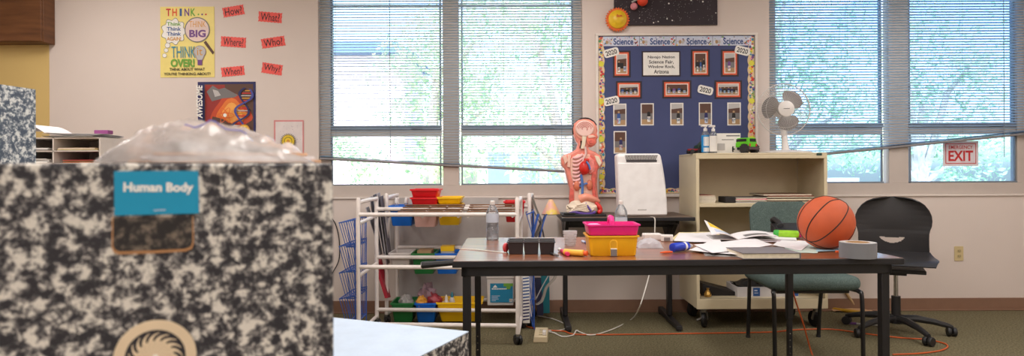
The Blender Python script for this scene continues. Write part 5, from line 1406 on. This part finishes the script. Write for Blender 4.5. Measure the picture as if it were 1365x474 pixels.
into(crumple(.06, M('bag_red', (150, 50, 60), .4, var=.3, scale=30), 3, (.8, .8, .8)), l3, .05, -.06, .15, 'plastic_bag', 'small dark red bag next to the mauve bag in a blue bin', 'bag', ang=60)
into(crumple(.05, k_gold, 4, (.8, .8, .7)), l3, -.03, -.075, .145, 'yellow_packet', 'yellow packet at the front of the bottom row blue bin', 'packet', ang=60)
for k, (dx, dy, hh_, cm, lab) in enumerate(((-.10, -.03, .17, k_white, 'white glue bottle at the left in the wide yellow bin'), (-.065, .03, .18, k_teal, 'white bottle with teal cap in the wide yellow bin'), (-.13, .05, .14, k_gold, 'short cream bottle with yellow cap in the wide yellow bin'))):
    b = B(); b.lathe([(.02, 0), (.022, .004), (.022, hh_ * .62), (.012, hh_ * .78), (.008, hh_ * .8)], (0, 0, 0), white_plastic if k < 2 else gut, 16); b.lathe([(.011, hh_ * .79), (.012, hh_ * .86), (.004, hh_)], (0, 0, 0), cm, 14)
    into(b, y3, dx, dy, .008, 'glue_bottle', lab, 'bottle', ang=50)
b = B(); b.lathe([(.02, 0), (.022, .004), (.022, .105), (.01, .12), (.009, .125)], (0, 0, 0), clear_mat('teal_clear', (120, 190, 200), rough=.1, white=.4, whitecol=(90, 170, 190)), 16); b.lathe([(.011, .12), (.011, .14), (.004, .155)], (0, 0, 0), k_white, 12)
into(b, y3, .125, -.03, .03, 'glue_bottle', 'teal bottle with white tip at the right end of the wide yellow bin', 'bottle')
for k, dx in enumerate((-.05, .02)):
    b = B(); b.lathe([(.022, 0), (.024, .004), (.024, .1), (.012, .125), (.011, .135)], (0, 0, 0), pet, 16); b.lathe([(.014, .13), (.014, .15), (.008, .17)], (0, 0, 0), white_plastic, 12); b.tube([(0, 0, .165), (.02, 0, .165)], .005, white_plastic, 6)
    into(b, b_blue, dx, -.02, .03, 'pump_bottle', ('clear pump bottle at the left in the top row blue bin', 'clear pump bottle at the right in the top row blue bin')[k], 'bottle')
# white carton with teal label
Zw = 4.52; s_ = Zw / FOC; xa = (648 - CX) * s_; xb = (684 - CX) * s_
wb_ = thing('storage_box', 'white plastic box with teal label on the low rails of the cart', 'box', ((xa + xb) / 2, Zw + .045, .1405))
w = xb - xa; hh_ = P(CX, 372, Zw).z - .14
b = B(); b.hexa([(-w * .49, 0, 0), (w * .49, 0, 0), (w * .49, .24, 0), (-w * .49, .24, 0)], [(-w * .5, -.004, hh_), (w * .5, -.004, hh_), (w * .5, .244, hh_), (-w * .5, .244, hh_)], wbin); b.obj('box_body', wb_, bev=.006)
b = B(); b.bx(-w * .52, w * .52, -.012, .25, hh_, hh_ + .022, wbin); b.bx(-w * .45, w * .45, .0, .24, hh_ + .022, hh_ + .03, wbin); b.obj('lid', wb_, bev=.004)
b = B(); zt_, zb_ = hh_ * .82, hh_ * .12; xl, xr = -w * .38, w * .47
b.bx(xl, xr, -.0062, -.0052, zb_, zt_, M('label_teal', (28, 128, 168), .5)); b.bx(w * .12, xr, -.0066, -.0062, zt_ - .022, zt_, k_green)
b.face([(-.055, zt_ - .03), (-.03, zt_ - .03), (-.038, zt_ - .01)], -.0068, k_white); b.face([(-.02, zt_ - .03), (-.034, zt_ - .028), (-.036, zt_ - .008)], -.0068, k_white)
for k in range(9): b.face(rect(xl + .012 + .012 * k, zt_ - .043, xl + .021 + .012 * k, zt_ - .035), -.0068, k_white)
for k, l in enumerate((.03, .05, .045, .06)): b.face(rect(xl + .01, zb_ + .012 + .011 * k, xl + .01 + l, zb_ + .016 + .011 * k), -.0068, k_paleblue)
b.face(disc(w * .3, zt_ - .03, .017, 9, .013), -.0069, k_green); b.face(rect(xr - .026, zb_ + .004, xr - .003, zb_ + .026), -.0068, k_white)
for k in range(6): b.face(rect(xr - .024 + .0035 * k, zb_ + .006, xr - .0225 + .0035 * k, zb_ + .024), -.0069, k_black)
b.obj('label_sheet', wb_)

# ---------------------------------------------------------------- blue wire basket racks
wire = M('blue_wire', (58, 98, 184), .4)
def wire_rack(label, loc, tiers, w, d, group=None):
    o = thing('wire_rack', label, 'rack', loc, 0, group)
    for zt_, hh_ in tiers:
        b = B(); r = .0042; lean = .04
        top = [(0, 0, zt_), (w, .0, zt_ + .02), (w, d, zt_ + .02), (0, d, zt_)]
        bot = [(lean, .02, zt_ - hh_), (w, .02, zt_ - hh_), (w, d - .02, zt_ - hh_), (lean, d - .02, zt_ - hh_)]
        b.tube(top, r, wire, 6, True); b.tube(bot, r, wire, 6, True)
        for k in range(4):
            a, c_ = Vector(top[k]), Vector(top[(k + 1) % 4]); a2, c2_ = Vector(bot[k]), Vector(bot[(k + 1) % 4])
            n = max(2, int((c_ - a).length / .05))
            for q_ in range(n): b.tube([a.lerp(c_, q_ / n), a2.lerp(c2_, q_ / n)], .0026, wire, 5)
        n = 6
        for q_ in range(1, n): b.tube([Vector(bot[0]).lerp(Vector(bot[3]), q_ / n), Vector(bot[1]).lerp(Vector(bot[2]), q_ / n)], .0022, wire, 5)
        b.obj('wire_basket', o)
    b = B()
    for y in (0.02, d - .02): b.tube([(w, y, .0), (w, y, tiers[0][0] + .02)], .004, wire, 6)
    b.obj('upright', o)
    return o
p = P(452, 296, 4.2)
wire_rack('tall blue wire basket rack at the left end of the carts', (p.x, 4.2, 0), [(.765, .16), (.61, .17), (.435, .17), (.265, .17)], .10, .34)
p = P(696, 296, 4.55)
wr2 = wire_rack('narrow blue wire rack at the right end of the carts', (p.x + .03, 4.42, 0), [(.80, .14), (.47, .3), (.2, .18)], .05, .26)
# sheets and folders slotted between the frames
def board(label, pts, th, m, name, cat, group=None, tilt=0.0):
    """a stiff sheet seen edge-on: quad of frame pixels with a depth each, given thickness along x"""
    q4 = [P(x, y, Z) for x, y, Z in pts]; o0 = q4[0].copy(); b = B()
    lo = [p - o0 for p in q4]; hi = [p + Vector((th, th * .4, 0)) for p in lo]
    b.hexa(lo, hi, m); o = b.obj(name); o.location = o0; return tag(o, label, cat, group)
gp = M('newsprint', (170, 164, 168), .8, var=.2, scale=30); dk = M('folder_dark', (98, 92, 102), .6)
for k, (x1, x2, yt, yb2, m) in enumerate(((492, 500, 263, 340, gp), (497, 506, 260, 338, dk), (502, 510, 258, 352, gp), (506, 513, 262, 345, dk), (487, 496, 277, 320, gp))):
    board('grey magazine leaning in the left end of the carts among others', [(x1, yt, 4.55), (x2 + 5, yb2, 4.55), (x2 + 9, yb2 - 2, 4.66), (x1 + 4, yt - 2, 4.66)], .004, m, 'magazine', 'magazine', 'magazines leaning in the left cart end')
board('dark red folder leaning low at the left end of the carts', [(499, 352, 4.55), (513, 397, 4.55), (517, 396, 4.64), (505, 345, 4.64)], .02, M('folder_red', (170, 26, 50), .4), 'red_folder', 'folder')
board('pale board standing low behind the cart end frame', [(519, 290, 4.89), (519, 345, 4.89), (524, 345, 4.93), (524, 290, 4.93)], .01, k_lightgrey, 'pale_board', 'board')
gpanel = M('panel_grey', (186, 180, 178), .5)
o = B().bx(-.40, .40, 0, .006, 0, .80, gpanel).obj('wall_shade_panel'); o.location = (P(596, 300, 4.955).x, 4.955, .099); tag(o, 'grey panel painting the shade on the wall behind the carts', 'board')  # thin grey panel standing in for shade cast by bins and racks
# right end: folded boards, teal folder, tote with strap, tinted plastic sheet
card_g = M('card_olive', (122, 116, 108), .6, var=.1)
def strip(label, pts, th, dy, m, name, cat, Z):
    """bent sheet following a pixel path, dy deep"""
    q_ = [P(x, y, Z) for x, y in spline2(pts)]; o0 = q_[0].copy(); b = B()
    vs = []
    for p in q_:
        for ddx, ddy in ((0, 0), (th, 0), (th, dy), (0, dy)): vs.append(p - o0 + Vector((ddx, ddy, 0)))
    n = len(q_); fs = [(0, 1, 2, 3), tuple((n - 1) * 4 + k for k in (3, 2, 1, 0))]
    for i in range(n - 1):
        for k in range(4): fs.append((i * 4 + k, i * 4 + (k + 1) % 4, (i + 1) * 4 + (k + 1) % 4, (i + 1) * 4 + k))
    b.add(vs, fs, m); o = b.obj(name); o.location = o0; return tag(o, label, cat)
def spline2(pts): return [(p.x, p.y) for p in spline([(x, y, 0) for x, y in pts], 5)]
Zr = 4.58
strip('olive grey bent board leaning out of the right end of the cart', [(709, 264), (713, 276), (718, 288), (721, 297), (718, 306), (713, 316)], .014, .2, card_g, 'bent_board', 'board', Zr)
strip('dark board leaning behind the bent olive board', [(711, 282), (717, 293), (722, 304), (725, 318)], .008, .16, dk, 'dark_board', 'board', Zr + .03)
strip('blue edged board leaning to the right of the bent olive board', [(728, 285), (724, 296), (721, 308), (718, 322), (715, 345)], .008, .18, wire, 'blue_board', 'board', Zr - .05)
strip('blue tube standing steeply at the right end of the cart', [(716, 285), (711, 305), (706, 330), (704, 370), (703, 415)], .016, .02, wire, 'blue_tube', 'tube', Zr - .12)
strip('teal folder standing behind the right end of the cart', [(721, 345), (721.5, 380), (722, 417)], .06, .05, M('folder_teal', (20, 110, 122), .5), 'teal_folder', 'folder', Zr + .12)
strip('grey bag strap hanging at the right end of the cart', [(741, 362), (737, 372), (727, 383), (723, 395), (720, 402), (714, 406)], .018, .04, M('strap_grey', (150, 142, 134), .6), 'bag_strap', 'strap', Zr - .1)
strip('silver rod leaning among the boards at the right end of the cart', [(731, 366), (722, 382), (714, 398)], .007, .008, M('rod_silver', (190, 186, 190), .3, .5), 'silver_rod', 'rod', Zr - .14)
strip('dark bag hanging low at the right end of the cart', [(713, 372), (714, 390), (716, 408), (716, 420)], .045, .08, M('bag_navy', (34, 34, 62), .6), 'dark_bag', 'bag', Zr + .02)
f = flat('striped_card', 697, 368, 706, 430, Zr - .16, .003); f.back(k_white)
for k in range(14): f.put([(697, 370 + 4.2 * k), (705.5, 369 + 4.2 * k), (705.5, 370.8 + 4.2 * k), (697, 371.8 + 4.2 * k)], k_blue if k < 7 else k_navy)
f.done('white card with blue stripes standing at the right end of the cart', 'card')
pc = thing('tinted_sheet', 'pink and yellow tinted plastic sheet bent over the end of the cart', 'sheet', P(733, 285, Zr))
b = B(); 
def cone_(u, v):
    a = (u - .5) * 2; hh_ = .105 * (1 - v)
    return (a * (.012 + .055 * v) + .008, .05 * (1 - a * a) * -1 * v, hh_)
b.shell(cone_, 14, 10, .001, ramp_mat('tinted_film', [(.35, (236, 170, 190)), (.5, (240, 190, 150)), (.62, (240, 214, 90)), (.75, (220, 160, 210))], 9, .3)); b.obj('film', pc)
B().tube([(-.06, 0, -.004), (.08, 0, -.004)], .004, k_lightgrey, 6).obj('lower_edge', pc)

# ---------------------------------------------------------------- floor cords, power strip, poles
def floor_cord(label, px, r, m, name='extension_cord', cat='cord'):
    pts = [PZ(x, y, r + .001) for x, y in px]
    return tag(B().tube(spline(pts, 6), r, m, 8).obj(name), label, cat)
floor_cord('orange extension cord running over the carpet from the power strip to the swivel chair', [(700, 434), (712, 437), (735, 440), (752, 441), (765, 445), (800, 445.5), (850, 445), (920, 444), (985, 443), (1030, 442), (1050, 440), (1075, 438.5), (1110, 438.5), (1145, 443), (1175, 447), (1205, 450), (1235, 452), (1258, 457), (1263, 462), (1252, 467), (1225, 470.5), (1190, 472)], .0045, orange_cord)
pts = [P(1056, 345, 2.5) , P(1056, 350, 2.49), P(1054, 365, 2.5), P(1056, 385, 2.6), P(1063, 410, 2.8), P(1072, 436, 3.0), P(1086, 470, 3.2)]
pts = [D(1056, 322, .012), D(1055, 340, .005)]
dcd = [P(1053, 372, 3.52), P(1056, 385, 3.56), P(1062, 405, 3.66), P(1071, 432, 3.74)] + [PZ(1082, 470, .006), PZ(1094, 492, .006), PZ(1120, 505, .006)]
tag(B().tube(spline([P(1060, 318, 3.56), P(1052, 345, 3.52)] + dcd, 6), .0045, orange_cord, 8).obj('hanging_cord'), 'orange cord hanging down behind the work table in front of the green chair', 'cord')
floor_cord('pale grey cord looping on the carpet beside the side table leg', [(714, 420), (735, 424), (752, 431), (754, 437), (745, 440), (730, 440)], .004, white_cord, 'grey_cord')
c = PZ(720.5, 456.5, 0.0); z_ = .042
ps = thing('power_strip', 'beige power strip block on the carpet under the work table', 'power strip', c, R(-4))
s_ = c.y / FOC; w = 19.5 * s_
pst = M('strip_beige', (214, 196, 162), .45)
b = B(); b.hexa([(-w / 2, 0, .001), (w / 2, 0, .001), (w / 2, .26, .001), (-w / 2, .26, .001)], [(-w / 2 + .004, .004, .038), (w / 2 - .004, .004, .038), (w / 2 - .004, .256, .038), (-w / 2 + .004, .256, .038)], pst); b.obj('strip_body', ps, bev=.004)
for k in range(3):
    y = .06 + .06 * k; b = B(); b.bx(-.014, .014, y - .012, y + .012, .038, .0392, M('strip_face', (190, 172, 136), .5)); b.bx(-.007, -.004, y - .006, y + .006, .0392, .0396, k_black); b.bx(.004, .007, y - .006, y + .006, .0392, .0396, k_black); b.obj('socket', ps)
B().bx(.012, .034, .03, .075, .0393, .066, white_plastic).obj('plug', ps, bev=.004)
# black cable on the wall left of the carts
tag(B().tube(spline([P(436, 286, 4.97), P(446, 296, 4.97), P(452, 318, 4.97), P(452, 345, 4.97), P(444, 362, 4.97), P(436, 376, 4.97)], 6), .004, black_plastic, 8).obj('wall_cable'), 'thin black cable hanging down the wall left of the blue wire rack', 'cable')
# poles lying and leaning near the swivel chair
a, c_ = PZ(1060, 405, .016), PZ(1180, 420, .016)
d = (c_ - a).normalized()
tag(B().cyl(a, c_ + d * .25, .013, M('pole_yellow', (196, 150, 44), .35, .3)).obj('brass_pole'), 'yellow brass pole lying on the carpet behind the swivel chair', 'pole')
a, c_ = P(1120, 372, 4.9), PZ(1153, 416, .012)
tag(B().cyl((a.x, 4.955, a.z), (c_.x, c_.y + .12, .012), .0115, M('pole_wood', (200, 168, 124), .6)).obj('wooden_stick'), 'pale wooden stick leaning against the wall behind the green chair', 'stick')
c = PZ(1133, 416, .0); b = B()
b.shell(lambda u, v: (-.12 + .3 * u, .16 * v, .006 + .05 * math.sin(math.pi * u) * v + .012 * noise.noise(Vector((u * 5, v * 5, 0)))), 16, 8, -.001, M('kraft', (190, 150, 112), .8, var=.1))
o = b.obj('brown_paper'); o.location = c + Vector((0, 0, .002)); tag(o, 'crumpled brown paper on the carpet by the wall, behind the green chair', 'paper')
c = PZ(1150, 433, .0); o = thing('marker', 'white pen with purple cap lying under the swivel chair', 'marker', c, R(-24)); B().cyl((-.1, 0, .008), (-.04, 0, .008), .008, k_purple, n=10).obj('pen_cap', o); B().cyl((-.04, 0, .008), (.14, 0, .008), .006, k_lightgrey, n=10).obj('pen_body', o)

# ================================================================ FOREGROUND MARBLED BOXES
def marble(name, dark, light, s_):
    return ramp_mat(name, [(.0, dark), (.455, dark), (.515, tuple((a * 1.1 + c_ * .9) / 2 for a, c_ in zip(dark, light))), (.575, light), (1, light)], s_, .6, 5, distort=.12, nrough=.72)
marb = marble('marbled_card', (34, 33, 40), (208, 203, 194), 62)
marb2 = marble('marbled_card_daylit', (70, 82, 98), (214, 216, 214), 62)  # same marbling recoloured as if lit by the window
top_b = M('box_top_paper', (186, 200, 218), .55, var=.05, scale=20, bump=.1)  # blue of the window light is part of this colour
counter = M('counter_laminate', (196, 186, 172), .4); cab_m = M('counter_base', (150, 120, 90), .6)
# table carrying the front box
wt = thing('low_table', 'plain table under the front Human Body box', 'table', (-.62, .38, 0))
B().bx(-.62, .44, 0, .66, .712, .738, counter).obj('table_top', wt, bev=.004)
for x in (-.57, .39):
    for y in (.05, .61): B().bx(x - .02, x + .02, y - .02, y + .02, 0, .712, black_steel).obj('leg', wt, bev=.003)
th_b = R(19); ZM = .72
pc_ = P(444, 300, ZM)
ct_, st_ = math.cos(th_b), math.sin(th_b)
bz0, bz1 = .7385, P(444, 217.5, ZM).z
def on_front(x, y):
    """frame pixel -> (local x along the front, height) on the front face of the big box"""
    a, e = ray(x, y)
    # point (aZ, Z); local x from right edge: t = (p - pc).u, with (p - pc).n = 0, n = (-st, ct)
    Z = (pc_.x * -st_ + pc_.y * ct_) / (a * -st_ + ct_)
    p = Vector((a * Z, Z, H + e * Z)); return ((p.x - pc_.x) * ct_ + (p.y - pc_.y) * st_, p.z)
mb = thing('kit_box', 'large black and cream marbled box with blue Human Body label in front', 'box', (pc_.x, pc_.y, 0), th_b)
BW, BD = .46, .30
b = B(); b.bx(-BW, 0, 0, BD, bz0, bz1, marb); b.obj('box_body', mb, bev=.003)
edge_tan = M('card_edge_tan', (176, 128, 84), .7)
q4 = [on_front(x, y) for x, y in ((152.5, 228), (264.5, 227.5), (265.5, 284), (153, 287))]
b = B(); lab_b = M('label_cyan', (0, 142, 182), .5, var=.02); b.prism(q4[::-1], -.0012, -.0004, lab_b)
tc = on_front(213, 251); tl = on_front(165, 251); tr_ = on_front(258, 251); th1 = on_front(213, 243)[1] - on_front(213, 259)[1]
b.text('Human Body', (tl[0] + tr_[0]) / 2, tc[1], tr_[0] - tl[0], th1, -.0016, k_white, R(-.8), .035)
p1, p2 = on_front(205, 280), on_front(221, 279.6); b.face(rect(p1[0], p1[1] - .0004, p2[0], p1[1] + .0006), -.0016, k_paleblue)
b.obj('name_label', mb)
# handle cut-out: tan rim, hollow's shade painted as darker marbling
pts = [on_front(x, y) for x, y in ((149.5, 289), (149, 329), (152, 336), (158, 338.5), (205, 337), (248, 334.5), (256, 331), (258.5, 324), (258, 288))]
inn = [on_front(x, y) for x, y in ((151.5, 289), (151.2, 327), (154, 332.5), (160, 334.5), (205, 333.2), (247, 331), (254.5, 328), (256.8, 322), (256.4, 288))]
b = B(); b.prism([(p[0], p[1]) for p in pts], -.0008, -.0002, edge_tan); b.prism([(p[0], p[1]) for p in inn], -.0012, -.0008, marble('hollow_shade', (24, 21, 22), (112, 100, 88), 62)); b.obj('hand_hole', mb)
# round emblem
c_e = on_front(207.5, 475); r_e = (on_front(262, 475)[0] - on_front(151, 475)[0]) / 2
b = B(); cream_e = M('emblem_cream', (214, 194, 164), .6); navy_e = M('emblem_navy', (26, 24, 34), .6)
b.prism(disc(c_e[0], c_e[1], r_e, 56), -.0008, -.0002, cream_e); b.face(disc(c_e[0], c_e[1], r_e * .735, 48), -.0010, navy_e)
b.face(disc(c_e[0], c_e[1], r_e * .44, 40), -.0011, cream_e)
for k in range(17):
    a0 = 2 * math.pi * k / 17; A_ = []; C_ = []
    for i in range(7):
        u = i / 6; rad = r_e * (.40 + .26 * u); a = a0 - .42 * u * u; wd = .15 * (1 - u * .75)
        A_.append((c_e[0] + rad * math.cos(a + wd), c_e[1] + rad * math.sin(a + wd))); C_.append((c_e[0] + rad * math.cos(a - wd), c_e[1] + rad * math.sin(a - wd)))
    for i in range(6): b.face([A_[i], A_[i + 1], C_[i + 1], C_[i]], -.00115, cream_e)
thin = M('emblem_line', (150, 130, 112), .6)
for k in range(17):
    a0 = 2 * math.pi * k / 17
    for i in range(6):
        u, v = i / 6, (i + 1) / 6; r0_, r1_ = r_e * (.07 + .34 * u), r_e * (.07 + .34 * v); a, c2_ = a0 + .7 * (1 - u), a0 + .7 * (1 - v); wd = .02
        b.face([(c_e[0] + r0_ * math.cos(a), c_e[1] + r0_ * math.sin(a)), (c_e[0] + r1_ * math.cos(c2_), c_e[1] + r1_ * math.sin(c2_)), (c_e[0] + r1_ * math.cos(c2_ + wd), c_e[1] + r1_ * math.sin(c2_ + wd)), (c_e[0] + r0_ * math.cos(a + wd), c_e[1] + r0_ * math.sin(a + wd))], -.0012, thin)
b.face(disc(c_e[0], c_e[1], r_e * .075, 16), -.0013, k_white); b.obj('round_emblem', mb)

# plastic bag on the box, with a folded tan paper in it
bag_m = clear_mat('bag_film', (244, 240, 240), rough=.18, white=.3, whitecol=(250, 244, 242))
def bag_h(x):
    ks = ((136, 206), (146, 196), (158, 184), (172, 173), (190, 166), (215, 162), (250, 161.5), (285, 166), (315, 173), (345, 183), (375, 193), (400, 203), (420, 211), (432, 216))
    for (a, ya), (c2_, yc) in zip(ks, ks[1:]):
        if a <= x <= c2_: return ya + (yc - ya) * (x - a) / (c2_ - a)
    return 216
bg_o = thing('plastic_bag', 'clear plastic zip bag slumped on top of the Human Body box', 'bag', (pc_.x, pc_.y, bz1 + .0008), th_b)
def bagf(u, v):
    x = 134 + 298 * u; lx_, z0_ = on_front(x, 217)
    sc2 = ((pc_.y + lx_ * st_) / FOC) * 1.10
    hh_ = max(0, (217.5 - bag_h(x))) * sc2
    prof_ = max(0, math.sin(math.pi * min(1, max(0, v)))) ** .4
    wr = .009 * noise.noise(Vector((u * 9, v * 5, 3))) + .004 * noise.noise(Vector((u * 26, v * 14, 8))) + .005 * abs(noise.noise(Vector((u * 5 + v * 7, v * 3 - u * 8, 5))))
    return (lx_ + .02 * (v - .5), .012 + .24 * v, max(.0006, hh_ * 1.06 * prof_ + wr * min(1, 6 * v, 6 * (1 - v), 8 * u, 8 * (1 - u))))
b = B(); b.grid(bagf, 70, 36, bag_m); b.obj('bag_film', bg_o, ang=180)
b = B(); b.tube([Vector(bagf(.36 + .3 * k / 12, .22)) + Vector((0, -.003, .0015)) for k in range(13)], .0009, M('zip_blue', (110, 110, 190), .5), 5); b.obj('zip_line', bg_o)
tp_ = M('folded_tan', (214, 172, 138), .7)
b = B(); 
for k in range(3): b.box((0, 0, .002 + .004 * k), (.20 - .02 * k, .16, .0034), tp_ if k != 1 else paper, (0, 0, .03 * k))
o = b.obj('folded_paper'); p = on_front(300, 217)[0]; o.rotation_euler.z = th_b; o.location = (pc_.x + p * ct_ - .12 * st_, pc_.y + p * st_ + .12 * ct_, bz1 + .0012); tag(o, 'folded tan paper seen through the plastic bag on the Human Body box', 'paper')

# lower boxes: a stack of two on the floor, its pale top in view
tb = .73
A_ = PZ(625, 441, tb); yawb = math.atan2(.42, 1)   # front edge recedes towards (1048, 230)
d1 = Vector((math.sin(yawb), math.cos(yawb), 0)); d2 = Vector((-math.cos(yawb), math.sin(yawb), 0))
def kit(label, z0_, z1_, org, L1, L2, m, mt, yaw_):
    o = thing('kit_box', label, 'box', (org.x, org.y, z0_), yaw_)
    b = B(); b.bx(-L2, 0, -L1, 0, 0, z1_ - z0_ - .003, m); b.obj('box_body', o, bev=.002)
    b = B(); b.bx(-L2, 0, -L1, 0, z1_ - z0_ - .0028, z1_ - z0_, mt); b.obj('lid_sheet', o, bev=.001)
    return o
yw = -yawb
kit('marbled box with pale top tinted by daylight beside the Human Body box, on another box', .3655, tb, A_, .36, .52, marb, top_b, yw)
kit('marbled box on the floor carrying the pale topped box', .0005, .365, A_, .36, .52, marb, top_b, yw)

# counter at the left with the daylight tinted marbled box and the mail sorter
co_ = thing('counter', 'long counter along the left carrying the paper sorter and a marbled box', 'counter', (-2.3, 2.6, 0))
B().bx(-.75, .98, -1.5, 1.35, .87, .91, counter).obj('countertop', co_, bev=.004)
b = B(); b.bx(-.7, .93, -1.45, 1.3, 0, .87, cab_m); b.obj('counter_body', co_)
Zq = 1.78
pe = P(48, 119, Zq); thq = math.atan2((808 - CX), FOC)     # right face recedes towards x=808
o = thing('kit_box', 'daylight tinted marbled box standing at the left edge of the photo on the counter', 'box', (pe.x, pe.y, .911), -thq)
b = B(); b.bx(-.45, 0, -.36, 0, 0, pe.z - .911, marb2); b.obj('box_body', o, bev=.002)
# mail sorter
Zm = 3.55; sm = Zm / FOC; mx = lambda x: (x - 60) * sm; mz_ = lambda y: H - (y - 233) * sm
so_ = thing('paper_sorter', 'white cubby paper sorter full of papers at the left, below the yellow wall', 'sorter', ((60 - CX) * sm, Zm, .911))
wsh = M('sorter_white', (206, 196, 188), .5)
zz = [mz_(y) - .911 for y in (217, 200.5, 183)]
zz = [zz[0] - .145, zz[0] - .072] + zz
b = B()
x0_, xm_, x1_ = mx(20), mx(71), mx(133)
for z in zz: b.bx(x0_, x1_, 0, .3, z - .006, z, wsh)
for x in (x0_, xm_, x1_): b.bx(x - .004, x + .004, .0, .3, 0, zz[-1], wsh)
b.bx(x0_, x1_, .296, .3, 0, zz[-1], wsh); b.obj('cubbies', so_)
rr = random.Random(8)
cols = [k_white, k_white, M('paper_tan', (206, 180, 150), .7), M('paper_yellow', (214, 190, 120), .7), k_lightgrey]
def pile(xa, xb, z, n, ms, lab, tilt=0.0):
    zz_ = z + .0008
    for k in range(n):
        t_ = rr.uniform(.003, .007); b = B(); b.bx(0, xb - xa - rr.uniform(0, .03), rr.uniform(.0, .02), .27, 0, t_ - .0004, ms[k % len(ms)])
        o = b.obj('paper_bundle'); o.location = ((60 - CX) * sm + xa, Zm, .911 + zz_); o.rotation_euler.z = rr.uniform(-.03, .03); tag(o, lab, 'papers', 'papers in the white sorter'); zz_ += t_
kr = M('paper_red', (170, 44, 50), .6); ko = M('paper_orange', (206, 124, 70), .6)
pile(xm_ + .05, x1_ - .015, zz[2], 4, [ko, ko, k_tan, kr], 'red or orange paper bundle in the lower right cubby of the sorter')
pile(xm_ + .02, x1_ - .015, zz[3], 4, [k_lightgrey, cols[3], k_white, cols[2]], 'pale paper bundle in the upper right cubby of the sorter')
pile(x0_ + .015, xm_ - .015, zz[2], 4, [k_white, k_lightgrey, k_white], 'white paper bundle in the lower left cubby of the sorter')
pile(x0_ + .015, xm_ - .015, zz[3], 3, [k_tan, k_lightgrey, k_white], 'paper bundle in the upper left cubby of the sorter')
for k in range(5):
    b = B(); b.shell(lambda u, v, k=k: (-.14 + .30 * u + .008 * k, .25 * v, .002 + .0035 * k + .02 * max(0, .4 - u) * (k > 1) + .002 * noise.noise(Vector((u * 3, v * 3, k)))), 10, 6, -.0012, (k_white, k_grey, paper, k_lightgrey, paper)[k])
    o = b.obj('paper_sheet'); o.location = ((60 - CX) * sm + mx(88) , Zm - .01, .911 + zz[-1] + .003); o.rotation_euler.z = .05 * k - .1; tag(o, 'loose sheet lying on top of the white paper sorter', 'paper', 'loose sheets on the sorter')
b = B(); b.shell(lambda u, v: (-.17 + .2 * u, .24 * v, .001 + .05 * math.sin(math.pi * (.15 + .85 * u)) ), 14, 6, -.0012, paper); o = b.obj('curled_paper'); o.location = ((60 - CX) * sm + mx(58), Zm - .03, .911 + zz[-1] + .022); tag(o, 'curled white paper spilling over the left of the sorter', 'paper')
o = B().bx(-.04, .04, 0, .05, 0, .022, M('box_magenta', (146, 70, 130), .5)).obj('purple_box', bev=.003); o.location = ((60 - CX) * sm + mx(119), Zm + .1, .911 + zz[-1] + .025); tag(o, 'small purple box on top of the paper sorter', 'box')
# ================================================================ LIGHT, SKY, CAMERA
def area(x, y, w, h, e, col=(1, .95, .905)):
    l = bpy.data.lights.new('unseen_ceiling_lamp', 'AREA'); l.shape = 'RECTANGLE'; l.size = w; l.size_y = h; l.energy = e; l.color = col
    o = bpy.data.objects.new('unseen_ceiling_lamp', l); C.objects.link(o); o.location = (x, y, CEIL - .03); return o
for x in (-3.0, 0, 3.0):
    for y in (-1.5, .2, 1.9, 3.6):  # row behind the camera added to brighten the front box
        area(x, y, .6, 1.2, 24)
sun = bpy.data.lights.new('daylight_sun', 'SUN'); sun.energy = 5; sun.angle = R(2); sun.color = (1, .97, .9)
so = bpy.data.objects.new('daylight_sun', sun); C.objects.link(so)
so.rotation_euler = (R(26), 0, R(-20))
w = bpy.data.worlds.new('sky'); bpy.context.scene.world = w; w.use_nodes = True
nt = w.node_tree; bg = nt.nodes['Background']
sky = nt.nodes.new('ShaderNodeTexSky'); sky.sky_type = 'NISHITA'; sky.sun_disc = False; sky.sun_elevation = R(40); sky.sun_rotation = R(200); sky.dust_density = 2.5; sky.air_density = 1.0
nt.links.new(sky.outputs['Color'], bg.inputs['Color']); bg.inputs['Strength'].default_value = .9
cam = bpy.data.cameras.new('camera'); co = bpy.data.objects.new('camera', cam); C.objects.link(co)
cam.sensor_fit = 'HORIZONTAL'; cam.sensor_width = 36; cam.lens = 36 * FOC / 1365
cam.shift_x = -(CX - 682.5) / 1365; cam.shift_y = (CY - 237) / 1365
cam.clip_start = .05; cam.clip_end = 300
co.matrix_world = Matrix.Translation((0, 0, H)) @ Matrix.Rotation(R(90), 4, 'X') @ Matrix.Rotation(-ROLL, 4, 'Z')
cam.dof.use_dof = True; cam.dof.focus_distance = 3.6; cam.dof.aperture_fstop = 5.0
sc_ = bpy.context.scene; sc_.camera = co
vs_ = sc_.view_settings; vs_.view_transform = 'Standard'; vs_.look = 'None'; vs_.gamma = 1.0; vs_.exposure = .1; vs_.use_curve_mapping = False
try:
    sc_.cycles.max_bounces = 8; sc_.cycles.transparent_max_bounces = 24; sc_.cycles.caustics_reflective = False; sc_.cycles.caustics_refractive = False
    sc_.cycles.sample_clamp_indirect = 6
except Exception: pass
